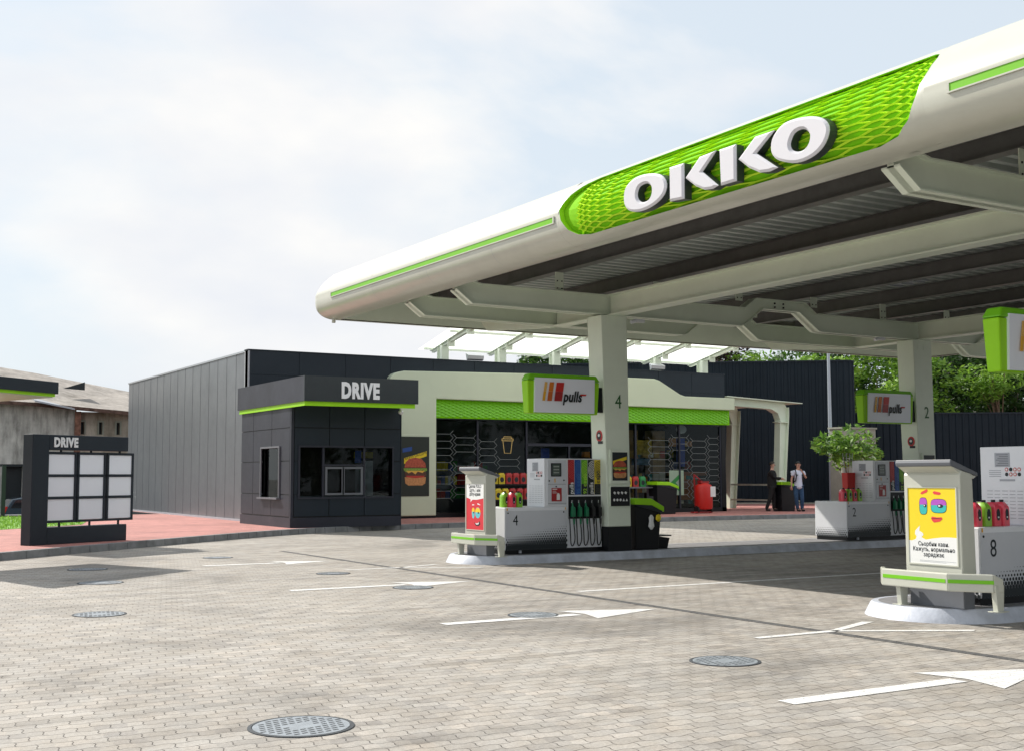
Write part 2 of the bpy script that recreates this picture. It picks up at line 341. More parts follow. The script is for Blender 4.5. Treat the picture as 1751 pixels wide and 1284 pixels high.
def ellipse(cx, cy, rx, ry, n=20, rot=0.0):
    return [(cx+rx*math.cos(t)*math.cos(rot)-ry*math.sin(t)*math.sin(rot), cy+rx*math.cos(t)*math.sin(rot)+ry*math.sin(t)*math.cos(rot)) for t in (2*math.pi*i/n for i in range(n))]
def spline(pts, per=5, closed=True):
    out = []; n = len(pts)
    for i in range(n if closed else n-1):
        p0, p1, p2, p3 = (pts[(i-1) % n], pts[i], pts[(i+1) % n], pts[(i+2) % n]) if closed else (pts[max(i-1, 0)], pts[i], pts[i+1], pts[min(i+2, n-1)])
        for k in range(per):
            t = k/per
            out.append(tuple(0.5*((2*b)+(-a+c)*t+(2*a-5*b+4*c-d)*t*t+(-a+3*b-3*c+d)*t**3) for a, b, c, d in zip(p0, p1, p2, p3)))
    if not closed: out.append(pts[-1])
    return out

# ------------------------------------------------------------------ ground, paving, kerbs
def ground_z(x, y):
    t = max(0.0, min(1.0, (y-47.5)/5.0))*max(0.0, min(1.0, (16-x)/3.0)); return -0.03-0.85*t*t*(3-2*t)
g = MB(); xs = list(np.linspace(-400, -20, 6))+list(np.arange(-16, 30, 2.0))+list(np.linspace(34, 700, 10)); ys = list(np.linspace(-60, 40, 6))+list(np.arange(42, 60, 1.5))+list(np.linspace(62, 900, 10))
for y in ys:
    for x in xs: g.v.append((x, y, ground_z(x, y)))
nx = len(xs)
for j in range(len(ys)-1):
    for i in range(nx-1): g.f.append((j*nx+i, j*nx+i+1, (j+1)*nx+i+1, (j+1)*nx+i)); g.mi.append(0)
structure('ground', g, asphalt)
kerb_pts = spline([(-30, -9), (-14, 7.0), (-6, 15.3), (0, 21.25), (3.5, 24.55), (6.4, 27.05), (9.4, 29.55), (11.3, 30.95), (13.2, 31.85), (16, 32.5), (20, 32.9), (26, 33.0), (32, 32.7), (40, 32.3), (70, 31.5)], 6, closed=False)
p = MB(); pl = [(-30, -12), (75, -12), (75, 31.4)]+kerb_pts[::-1]
p.add([(x, y, 0.0) for x, y in pl], [tuple(range(len(pl)))])
structure('forecourt_paving', p, paving)
def strip(pts, off0, off1, z0, z1):
    m = MB(); n = len(pts); L = []; Rr = []
    for i in range(n):
        a = Vector(pts[max(i-1, 0)]); b = Vector(pts[min(i+1, n-1)]); d = (b-a).normalized(); nn = Vector((-d.y, d.x)); q = Vector(pts[i])
        L.append(q+nn*off0); Rr.append(q+nn*off1)
    for i in range(n-1):
        m.hexa([(*L[i], z0), (*L[i+1], z0), (*Rr[i+1], z0), (*Rr[i], z0)], [(*L[i], z1), (*L[i+1], z1), (*Rr[i+1], z1), (*Rr[i], z1)])
    return m
# kerb stones: short segments with joints
k = MB(); acc = 0.0
for i in range(len(kerb_pts)-1):
    a = Vector(kerb_pts[i]); b = Vector(kerb_pts[i+1]); Ls = (b-a).length; nseg = max(1, int(round(Ls/1.0)))
    for j in range(nseg):
        s0 = a.lerp(b, j/nseg); s1 = a.lerp(b, (j+1)/nseg); d = (s1-s0).normalized(); nn = Vector((-d.y, d.x)); s1 = s1-d*0.012
        k.hexa([(*s0, -0.03), (*s1, -0.03), (*(s1+nn*0.16), -0.03), (*(s0+nn*0.16), -0.03)], [(*(s0+nn*0.015), 0.15), (*(s1+nn*0.015), 0.15), (*(s1+nn*0.16), 0.15), (*(s0+nn*0.16), 0.15)])
structure('kerb', k, concrete, bevel=0.012)
inner = []
for i in range(len(kerb_pts)):
    a = Vector(kerb_pts[max(i-1, 0)]); b = Vector(kerb_pts[min(i+1, len(kerb_pts)-1)]); d = (b-a).normalized(); nn = Vector((-d.y, d.x)); inner.append(tuple(Vector(kerb_pts[i])+nn*0.155))
p = MB(); pl = [q for q in inner if q[0] > -31]
pl2 = pl+[(70, 60), (12.3, 60), (12.3, 47), (-30, 47)]
p.add([(x, y, 0.142) for x, y in pl2], [tuple(range(len(pl2)))]); structure('pavement', p, redpave)
# lawn
lawn = [(-25, 18), (-8, 29.5), (0.5, 33.1), (5.0, 35.4), (7.6, 37.9), (8.4, 41), (8.2, 46.5), (-25, 46.5)]
p = MB(); p.add([(x, y, 0.15) for x, y in lawn], [tuple(range(len(lawn)))]); structure('lawn', p, grassm)
gb = MB()
for i in range(16000):
    x = random.uniform(-8, 8.4); y = random.uniform(29, 46.5)
    inside = False; j = len(lawn)-1
    for q in range(len(lawn)):
        if (lawn[q][1] > y) != (lawn[j][1] > y) and x < (lawn[j][0]-lawn[q][0])*(y-lawn[q][1])/(lawn[j][1]-lawn[q][1])+lawn[q][0]: inside = not inside
        j = q
    if not inside: continue
    h = random.uniform(.04, .11); a = random.uniform(0, 6.28); w = .018; dx = math.cos(a)*w; dy = math.sin(a)*w
    gb.add([(x-dx, y-dy, .15), (x+dx, y+dy, .15), (x+random.uniform(-.04, .04), y+random.uniform(-.04, .04), .15+h)], [(0, 1, 2)])
o = build('grass', gb, leaf_light); o['kind'] = 'stuff'; tag(o, 'short bright green grass behind the menu board', 'grass')

# slot drain across the forecourt (runs towards the shop)
d = MB(); y = -10.0
while y < 24.2:
    d.box(8.87+random.uniform(-.006, .006), 8.985+random.uniform(-.006, .006), y, y+0.49, -0.001, 0.004); y += 0.5
dr = build('drain_channel', d, mat('drain_grate', (0.085, 0.085, 0.085), 0.8, var=0.6, vscale=11, bump=0.6, bscale=50)); dr['kind'] = 'structure'

# painted markings
def flat(name, polys, z=0.004, m=roadwhite):
    mb = MB()
    for pl in polys: mb.add([(a, b, z) for a, b in pl], [tuple(range(len(pl)))])
    return structure(name, mb, m)
def arrow(name, x0, x1, xt, y, w=0.085, hw=0.42):
    flat(name, [[(x0, y-w), (x1, y-w), (x1, y+w), (x0, y+w)], [(x1-0.02, y-hw), (xt, y), (x1-0.02, y+hw), (x1+.1, y)]], 0.0045)
arrow('painted_arrow', 5.93, 7.68, 8.75, 6.33)
arrow('painted_arrow', 5.98, 7.68, 8.8, 11.5)
arrow('painted_arrow', 5.95, 7.68, 8.75, 15.95)
arrow('painted_arrow', 6.3, 7.68, 8.65, 21.15)
flat('painted_line', [[(9.2, 13.70), (16.5, 13.70), (16.5, 13.83), (9.2, 13.83)], ])
for yy, nm in ((8.95, 'a'), (18.95, 'b')):
    flat('painted_line', [[(8.02, yy-.05), (9.05, yy-.05), (9.05, yy+.05), (8.02, yy+.05)],
                          [(9.03, yy-.05), (9.95, yy+.32), (9.86, yy+.40), (9.03, yy+.05)],
                          [(9.03, yy-.05), (10.2, yy-.75), (10.3, yy-.68), (9.05, yy+.05)]], 0.0045)

# ------------------------------------------------------------------ manhole covers
def manhole(x, y, r, label, light=False):
    t = thing('manhole_cover', label, 'manhole cover', (x, y, 0), random.uniform(-.4, .4), 'manhole covers in the paving')
    m = MB(); n = 40
    m.lathe([(r*1.10, -0.01), (r*1.10, 0.006), (r*1.02, 0.008), (r*1.01, 0.003)], n=n); build('frame', m, irond, t, local=True)
    m = MB(); m.lathe([(r, -0.01), (r, 0.007), (0.001, 0.007)], n=n); st = 0.055 if r > .25 else 0.05
    q = int(r/st)
    for i in range(-q, q+1):
        for j in range(-q, q+1):
            cx = (i+(j % 2)*.5)*st; cy = j*st*.9
            if cx*cx+cy*cy < (r*.92)**2 and (abs(cx) > .09 or abs(cy) > .05):
                m.add([(cx-.019, cy-.008, .0085), (cx+.019, cy-.008, .0085), (cx+.019, cy+.008, .0085), (cx-.019, cy+.008, .0085)], [(0, 1, 2, 3)], 1)
    build('lid', m, [iron, irond], t, local=True)
    return t
mh = [(2.81, 7.31, .30, 'large studded manhole cover at the very front of the paving'),
      (6.81, 7.99, .27, 'manhole cover near the long painted arrow at right'),
      (3.10, 14.38, .27, 'pale worn manhole cover on open paving at far left'),
      (7.23, 11.73, .26, 'manhole cover crossed by the stem of a white arrow'),
      (7.58, 15.49, .26, 'manhole cover beside the head of the middle white arrow'),
      (7.58, 18.39, .25, 'manhole cover left of the pump island with number 4'),
      (4.41, 21.44, .30, 'manhole cover lying in shade in front of the menu board'),
      (4.02, 18.63, .30, 'small pale manhole cover just nearer than the shaded one'),
      (7.17, 23.16, .26, 'faint manhole cover closest to the curved kerb')]
for a in mh: manhole(*a)

# ------------------------------------------------------------------ canopy
PROF = [(-0.35, 1.02), (0.05, 1.00), (0.22, 0.90), (0.38, 0.75), (0.48, 0.60), (0.525, 0.50), (0.53, 0.44), (0.53, 0.33), (0.50, 0.20), (0.42, 0.10), (0.30, 0.035), (0.16, 0.005), (0.0, 0.0)]
CZ = 4.86; CXF = 10.0; CYF = 24.0; CXB = 27.7; CYN = -8.0
canopy = thing('station_canopy', 'huge cream white filling station canopy with green sign panel and dark ribbed underside', 'canopy', (17.8, 8, 0))
PR = spline([(a, b) for a, b in PROF], 3, closed=False)
# sign opening outline in (Y, z) on the curved face
so = [on_x(x, y, 9.52) for x, y in ((1003, 410), (986, 399), (968, 372), (962, 351), (969, 337), (985, 325))]
SY0 = 8.0; SY1 = 14.62
def sign_lims(Y):   # bottom and top z of the opening (relative to CZ) at Y
    def itp(Y, pts):
        for (a, za), (b, zb) in zip(pts, pts[1:]):
            if a <= Y <= b: return za+(zb-za)*(Y-a)/(b-a+1e-9)
    bot = itp(Y, [(8.0, .80), (8.03, .62), (8.1, .42), (8.22, .22), (8.42, .11), (8.7, .075), (14.0, .075), (14.25, .11), (14.42, .2), (14.56, .36), (14.62, .52)])
    top = itp(Y, [(8.0, .82), (8.02, .88), (8.1, .905), (14.0, .905), (14.3, .86), (14.5, .74), (14.6, .60), (14.62, .53)])
    return bot, top
def prof_at(h):      # outward offset of the fascia at height h (front part of the profile)
    best = None
    for (o0, h0), (o1, h1) in zip(PR, PR[1:]):
        if min(h0, h1)-1e-9 <= h <= max(h0, h1)+1e-9 and max(o0, o1) > 0.04:
            t = 0 if abs(h1-h0) < 1e-9 else (h-h0)/(h1-h0); return o0+(o1-o0)*t
    return 0.2
fm = MB()
def ring(px, py, dx, dy, hs=None):
    return [(px+dx*o, py+dy*o, CZ+h) for o, h in PR]
def loft(rings):
    n = len(rings[0]); b = len(fm.v)
    for r_ in rings: fm.v.extend(r_)
    for i in range(len(rings)-1):
        for j in range(n-1): fm.f.append((b+i*n+j, b+i*n+j+1, b+(i+1)*n+j+1, b+(i+1)*n+j)); fm.mi.append(0)
loft([ring(CXF, CYN, -1, 0), ring(CXF, SY0, -1, 0)])
rings = [ring(CXF, SY1, -1, 0), ring(CXF, CYF, -1, 0)]
for i in range(1, 9):
    a = R(90*i/8); rings.append(ring(CXF, CYF, -math.cos(a), math.sin(a)))
rings.append(ring(CXB, CYF, 0, 1))
for i in range(1, 9):
    a = R(90*i/8); rings.append(ring(CXB, CYF, math.sin(a), math.cos(a)))
rings.append(ring(CXB, CYN, 1, 0)); loft(rings)
# pieces above and below the sign opening
ysamp = sorted(set([SY0, 8.01, 8.03, 8.06, 8.1, 8.16, 8.22, 8.32, 8.42, 8.55, 8.7]+list(np.linspace(9, 14, 11))+[14.1, 14.25, 14.34, 14.42, 14.5, 14.56, 14.59, SY1]))
upr = []; lor = []
tops = [q for q in PR]
for Y in ysamp:
    b_, t_ = sign_lims(Y)
    up = [(o, h) for o, h in PR if h > 1.0-1e-6 or (o < 0.1 and h > .9)][:4]
    hsu = np.linspace(0.985, t_, 7); hsl = b_*np.linspace(1, .12, 12)**2
    upr.append([(CXF-o, Y, CZ+h) for o, h in [(-0.35, 1.02), (0.0, 1.008)]]+[(CXF-prof_at(h), Y, CZ+h) for h in hsu])
    lor.append([(CXF-prof_at(h), Y, CZ+h) for h in hsl]+[(CXF-0.16, Y, CZ+.005), (CXF, Y, CZ)])
loft(upr); loft(lor)
build('fascia', fm, cream, canopy, smooth=True)
# thin panel joints on the fascia
for Y in (16.6, 18.9, 21.2, 6.0, 4.0, 1.5):
  for lo_, hi_ in ((-1, .30), (.47, 2)):
    pj_ = MB()
    for (o0, h0), (o1, h1) in zip(PR, PR[1:]):
        if not (lo_ <= h0 <= hi_ and lo_ <= h1 <= hi_): continue
        pj_.add([(CXF-o0-.0015, Y, CZ+h0+.0005), (CXF-o1-.0015, Y, CZ+h1+.0005), (CXF-o1-.0015, Y+.007, CZ+h1+.0005), (CXF-o0-.0015, Y+.007, CZ+h0+.0005)], [(0, 1, 2, 3)])
    build('fascia_seam', pj_, greyl, canopy)
# rim walls + recessed sign
SX = CXF-0.30
def sx_at(h): return CXF-(prof_at(h)-.085)      # recessed, slightly tilted back plane
rim = MB()
outline = [(Y, sign_lims(Y)[0]) for Y in ysamp]+[(Y, sign_lims(Y)[1]) for Y in ysamp[::-1]]
for i in range(len(outline)):
    (y0, h0), (y1, h1) = outline[i], outline[(i+1) % len(outline)]
    rim.add([(CXF-prof_at(h0), y0, CZ+h0), (CXF-prof_at(h1), y1, CZ+h1), (sx_at(h1), y1, CZ+h1), (sx_at(h0), y0, CZ+h0)], [(0, 1, 2, 3)])
sgn = thing('canopy_sign', 'x', 'x', (SX, 11.3, CZ)); del sgn['label'], sgn['category']; sgn.parent = canopy; sgn.location = Vector((SX, 11.3, CZ))-Vector((17.8, 8, 0)); sgn.name = 'brand_sign'
build('sign_rim', rim, greenl, sgn)
bk = MB()
for i in range(len(ysamp)-1):
    y0, y1 = ysamp[i], ysamp[i+1]; B0, T0 = sign_lims(y0); B1, T1 = sign_lims(y1)
    for s_ in range(8):
      b0, t0 = B0+(T0-B0)*s_/8, B0+(T0-B0)*(s_+1)/8; b1, t1 = B1+(T1-B1)*s_/8, B1+(T1-B1)*(s_+1)/8
      bk.add([(sx_at(b0)+.002, y0, CZ+b0), (sx_at(b1)+.002, y1, CZ+b1), (sx_at(t1)+.002, y1, CZ+t1), (sx_at(t0)+.002, y0, CZ+t0)], [(0, 1, 2, 3)])
bk.mi = [1 if max(bk.v[k_][1] for k_ in f_) > 14.05 else 0 for f_ in bk.f]; build('sign_backing', bk, [greend, mat('flat_lime', (.20, .52, .008), .8, spec=.1)], sgn)
# honeycomb relief, stretched towards the middle
hx = MB()
def warp(u):            # u in 0..1 -> Y ; dense at both ends
    return 8.06+(14.1-8.06)*u
def seg(p0, p1, w=.011, hgt=.032):
    (ya, za), (yb, zb) = p0, p1
    for (yy, zz) in (p0, p1):
        lim = sign_lims(min(max(yy, SY0+.001), SY1-.001))
        if yy < 8.02 or yy > 14.3 or zz < lim[0]+.0 or zz > lim[1]-.0: return
    d = Vector((yb-ya, zb-za)); n = Vector((-d.y, d.x)).normalized()*w
    b = [(sx_at(za), ya-n.x, CZ+za-n.y), (sx_at(zb), yb-n.x, CZ+zb-n.y), (sx_at(zb), yb+n.x, CZ+zb+n.y), (sx_at(za), ya+n.x, CZ+za+n.y)]
    top = [(sx_at(za)-hgt, ya, CZ+za), (sx_at(zb)-hgt, yb, CZ+zb)]
    hx.add(b+top, [(0, 1, 5, 4), (2, 3, 4, 5)])
rows = 12; rh = 0.90/rows
# column widths: short at ends, long in middle
def colw(i, n): 
    t = i/(n-1); e = min(t, 1-t)*2
    return 0.13+0.95*(min(1, e*1.1))**1.7
NC = 19; ws = [colw(i, NC) for i in range(NC)]; tot = sum(ws); sc = (14.28-8.05)/tot; edges = [8.05]
for w in ws: edges.append(edges[-1]+w*sc)
for ci in range(NC):
    ya, yb = edges[ci], edges[ci+1]; q = (yb-ya)*.30
    for rj in range(-1, rows+1):
        z0 = .04+rj*rh+(rh/2 if ci % 2 else 0)
        # horizontal rib of this column, then splits
        seg((ya+q, z0), (yb-q, z0)); seg((yb-q, z0), (yb+q*.0+((edges[ci+2]-edges[ci+1])*.30 if ci+2 < len(edges) else q), z0+rh/2)); seg((yb-q, z0), (yb+((edges[ci+2]-edges[ci+1])*.30 if ci+2 < len(edges) else q), z0-rh/2))
build('honeycomb_relief', hx, mat('relief_lime', (.62, .92, .05), .7, spec=.15), sgn)
# letters
lside = mat('letter_side', (0.035, 0.045, 0.045), .4)
LX0, LX1 = CXF-.47, CXF-.61
def lp(pts, X=LX1): return [(lambda v: (v.y, v.z))(on_x(1060+a/4.608, 180+b/4.608, X)) for a, b in pts]
def letter_mesh(outer, inner=None):
    mb_f = MB(); mb_s = MB()
    n = len(outer); cen = Vector((sum(p[0] for p in outer)/n, sum(p[1] for p in outer)/n))
    def inset(poly, dist):
        out_ = []; m_ = len(poly); area = sum(poly[i][0]*poly[(i+1) % m_][1]-poly[(i+1) % m_][0]*poly[i][1] for i in range(m_)); sg = 1 if area > 0 else -1
        for i in range(m_):
            a = Vector(poly[i-1]); b = Vector(poly[i]); c = Vector(poly[(i+1) % m_]); d1 = (b-a).normalized(); d2 = (c-b).normalized()
            n1 = Vector((-d1.y, d1.x))*sg; n2 = Vector((-d2.y, d2.x))*sg; nb = (n1+n2); nb = nb/max(nb.length, .3); k_ = 1/max(.45, nb.dot(n1)); out_.append(tuple(b+nb*dist*k_))
        return out_
    bev = .028
    def wall(mb, A, xa, B, xb):
        m_ = len(A); mb.add([(xa, *p_) for p_ in A]+[(xb, *p_) for p_ in B], [(i, (i+1) % m_, (i+1) % m_+m_, i+m_) for i in range(m_)])
    oi = inset(outer, bev)
    wall(mb_s, outer, LX0, outer, LX1+.03); wall(mb_f, outer, LX1+.03, outer, LX1+.02); wall(mb_f, outer, LX1+.02, oi, LX1)
    if inner:
        ii = inset(inner, -bev); wall(mb_s, inner, LX0, inner, LX1+.03); wall(mb_f, inner, LX1+.03, ii, LX1)
        m_ = len(oi); mb_f.add([(LX1, *p_) for p_ in oi]+[(LX1, *p_) for p_ in ii], [(i, (i+1) % m_, (i+1) % m_+m_, i+m_) for i in range(m_)])
    else: mb_f.add([(LX1, *p_) for p_ in oi], [tuple(range(len(oi)))])
    return mb_f, mb_s
def resamp(poly, n):
    P = [Vector(p) for p in poly]; L = [0]
    for i in range(len(P)): L.append(L[-1]+(P[(i+1) % len(P)]-P[i]).length)
    out_ = []
    for k_ in range(n):
        s = L[-1]*k_/n; i = max(j for j in range(len(P)) if L[j] <= s+1e-9); t = (s-L[i])/(L[i+1]-L[i]+1e-9); out_.append(tuple(P[i].lerp(P[(i+1) % len(P)], t)))
    return out_
def align(a, b):   # rotate b to start nearest a[0]
    j = min(range(len(b)), key=lambda i: (b[i][0]-a[0][0])**2+(b[i][1]-a[0][1])**2); return b[j:]+b[:j]
O1o = [(22, 720), (40, 645), (110, 575), (210, 542), (310, 548), (357, 610), (342, 700), (270, 780), (170, 832), (80, 838), (32, 795)]
O1i = [(128, 690), (150, 640), (203, 617), (238, 645), (238, 705), (205, 752), (160, 764), (132, 735)]
O2o = [(1180, 335), (1200, 245), (1290, 140), (1450, 92), (1580, 100), (1640, 175), (1605, 305), (1510, 405), (1380, 455), (1250, 438), (1195, 395)]
O2i = [(1332, 300), (1365, 220), (1432, 188), (1480, 220), (1480, 285), (1442, 345), (1390, 366), (1345, 350)]
S1 = [(382, 492), (494, 457), (497, 738), (385, 760)]
W1 = [(508, 575), (620, 408), (750, 357), (640, 525), (766, 632), (720, 660), (660, 668), (590, 640)]
S2 = [(775, 352), (905, 308), (908, 597), (787, 634)]
W2 = [(925, 428), (1055, 250), (1208, 198), (1065, 380), (1235, 492), (1170, 523), (1095, 532), (1010, 495)]
for nm, o_, i_ in (('letter_o', O1o, O1i), ('letter_k', S1, None), ('letter_k_arm', W1, None), ('letter_k', S2, None), ('letter_k_arm', W2, None), ('letter_o', O2o, O2i)):
    if i_:
        a = resamp(spline(lp(o_), 6), 48); b = align(a, resamp(spline(lp(i_), 6), 48))
    else: a, b = lp(o_), None
    ff, ss = letter_mesh(a, b)
    # merge into one mesh with two materials
    ff.mi = [0]*len(ff.f); off = len(ff.v); ff.v += ss.v; ff.f += [tuple(i+off for i in f_) for f_ in ss.f]; ff.mi += [1]*len(ss.f)
    build('sign_letter', ff, [letter, lside], sgn)
# green stripes let into the fascia
for y0, y1 in ((14.75, 23.2), (CYN, 7.68)):
    s = MB(); s.box(CXF-.545, CXF-.50, y0, y1, CZ+.355, CZ+.435, 0); build('green_stripe', s, green, canopy)
    s = MB(); s.box(CXF-.552, CXF-.535, y0-.03, y1+.03, CZ+.435, CZ+.450); s.box(CXF-.552, CXF-.535, y0-.03, y1+.03, CZ+.340, CZ+.355); s.box(CXF-.552, CXF-.535, y1, y1+.03, CZ+.355, CZ+.435); s.box(CXF-.552, CXF-.535, y0-.03, y0, CZ+.355, CZ+.435)
    build('stripe_frame', s, cream, canopy)
# roof cover and corrugated deck
s = MB(); s.box(CXF+.3, CXB-.3, CYN+.05, CYF-.3, CZ+.95, CZ+1.0); build('roof_cover', s, greyl, canopy)
dk = MB(); y = CYN+.1; zt, zb = CZ+.87, CZ+.765
while y < CYF-.25:
    pts = [(y, zt), (y+.13, zt), (y+.155, zb), (y+.255, zb), (y+.28, zt)]
    for (a, za), (b, zb_) in zip(pts, pts[1:]): dk.add([(CXF+.12, a, za), (CXB-.12, a, za), (CXB-.12, b, zb_), (CXF+.12, b, zb_)], [(0, 1, 2, 3)])
    y += .28
build('corrugated_deck', dk, deck, canopy)
def ibeam_y(x, y0, y1, z0, z1, w=.10, t=.012):
    m = MB(); m.box(x-w, x+w, y0, y1, z0, z0+t); m.box(x-w, x+w, y0, y1, z1-t, z1); m.box(x-.01, x+.01, y0, y1, z0+t, z1-t); return m
for x in (10.22, 12.3, 14.6, 16.7, 18.8, 20.9, 23.0, 25.1, 27.4):
    build('purlin', ibeam_y(x, CYN+.1, CYF-.1, 5.34, 5.615), purl, canopy)
# inner lining behind the fascia
s = MB(); s.box(CXF+.0, CXF+.03, CYN, CYF, CZ+.02, CZ+.90); build('inner_lining', s, purl, canopy)
s = MB(); s.box(CXF+.03, CXB, CYF-.03, CYF, CZ+.02, CZ+.60); s.box(CXB-.03, CXB, CYN, CYF-.03, CZ+.02, CZ+.60); build('inner_lining', s, steelw, canopy)
# main beams, X direction with raised joints
def xbeam(yc, x0, x1, arch, w=.13):
    zt, zb = 4.97, 4.57; top = [(x0, zt+.0), (x0+.02, zt)]; bot = [(x0, 4.83), (x0+.32, 4.60)]
    top = [(x0, 5.1), (x0+.5, 4.98)]; 
    for a in arch: top += [(a-1.0, zt), (a-.68, zt+.22), (a+.68, zt+.22), (a+1.0, zt)]
    top += [(x1, zt)]
    for a in arch: bot += [(a-1.12, 4.58), (a-1.0, 4.60), (a-.5, 4.97), (a+.5, 4.97), (a+1.05, 4.60), (a+1.2, 4.58)]
    bot += [(x1, zb)]
    tz = [p_ for p_ in top]; m = MB()
    # web + flanges
    poly = bot+tz[::-1]; m.prism(poly, 'y', yc-.045, yc+.045)
    for (a, za), (b, zb2) in zip(bot, bot[1:]): m.hexa([(a, yc-w, za), (b, yc-w, zb2), (b, yc+w, zb2), (a, yc+w, za)], [(a, yc-w, za+.02), (b, yc-w, zb2+.02), (b, yc+w, zb2+.02), (a, yc+w, za+.02)])
    for (a, za), (b, zb2) in zip(tz, tz[1:]): m.hexa([(a, yc-w, za-.02), (b, yc-w, zb2-.02), (b, yc+w, zb2-.02), (a, yc+w, za-.02)], [(a, yc-w, za), (b, yc-w, zb2), (b, yc+w, zb2), (a, yc+w, za)])
    return m
CX1, CX2 = 13.42, 21.92; AM = 17.75
for yc in (18.97, 20.85, 8.97, 6.9, -1.0):
    build('cross_beam', xbeam(yc, 10.06, CXB-.05, [AM, 24.9]), steelw, canopy)
def ybeam(x, y0, y1, z0=4.57, z1=4.97, w=.15):
    m = MB(); m.box(x-w, x+w, y0, y1, z0, z0+.022); m.box(x-w, x+w, y0, y1, z1-.022, z1); m.box(x-.045, x+.045, y0, y1, z0+.022, z1-.022); return m
for x in (CX1, CX2):
    build('main_beam', ybeam(x, 9.1, 18.84), steelw, canopy); build('main_beam', ybeam(x, 19.11, 20.72), steelw, canopy)
    m = MB(); m.prism([(20.98, 4.57), (23.6, 4.78), (23.9, 5.0), (23.9, 5.1), (20.98, 4.97)], 'x', x-.05, x+.05); build('beam_end', m, steelw, canopy)
# bolted brackets
bk = MB(); bn = MB()
for yc in (18.97, 20.85, 8.97, 6.9):
    for x in (12.3, 14.6, 16.7, 18.8, 20.9, 23.0, 25.1):
        z0 = 4.975 if abs(x-AM) > 1.1 else 5.12
        bk.box(x-.09, x+.09, yc-.008, yc+.008, z0, 5.34)
        for a in (-.05, .05):
            for c in (.06, .2):
                if z0+c < 5.25: bn.cyl((x+a, yc-.018, z0+c), (x+a, yc+.018, z0+c), .014, n=6)
    for a in (AM-.12, AM+.12):
        for c in (5.04, 5.12): bn.cyl((a, yc-.065, c), (a, yc-.04, c), .02, n=6)
build('bracket_plates', bk, steelw, canopy); build('bracket_bolts', bn, black, canopy)
# lights under the canopy
for x, y in ((11.3, 12.5), (11.3, 17.8), (11.3, 6.6), (15.7, 12.3), (19.8, 17.3), (19.8, 12.4), (15.7, 6.6)):
    m = MB(); m.box(x-.16, x+.16, y-.42, y+.42, 5.50, 5.535); m.box(x-.03, x+.03, y-.5, y+.5, 5.535, 5.57)
    for q in (-.3, 0, .3): m.box(x-.18, x+.18, y+q-.01, y+q+.01, 5.47, 5.50)
    lf = build('light_fitting', m, greyl, canopy)
# drip outlet at the far corner
m = MB(); m.cyl((9.83, 23.95, 4.87), (9.83, 23.95, 4.78), .04); build('drain_spout', m, cream, canopy)
# camera domes on the beams
for x, y, z in ((20.6, 18.8, 4.50), (14.0, 18.8, 4.48)):
    m = MB(); m.box(x-.1, x+.12, y-.05, y+.05, z, z+.06); m.cyl((x-.1, y-.03, z+.02), (x-.2, y-.03, z-.01), .035); c_ = build('security_camera', m, [white], canopy)

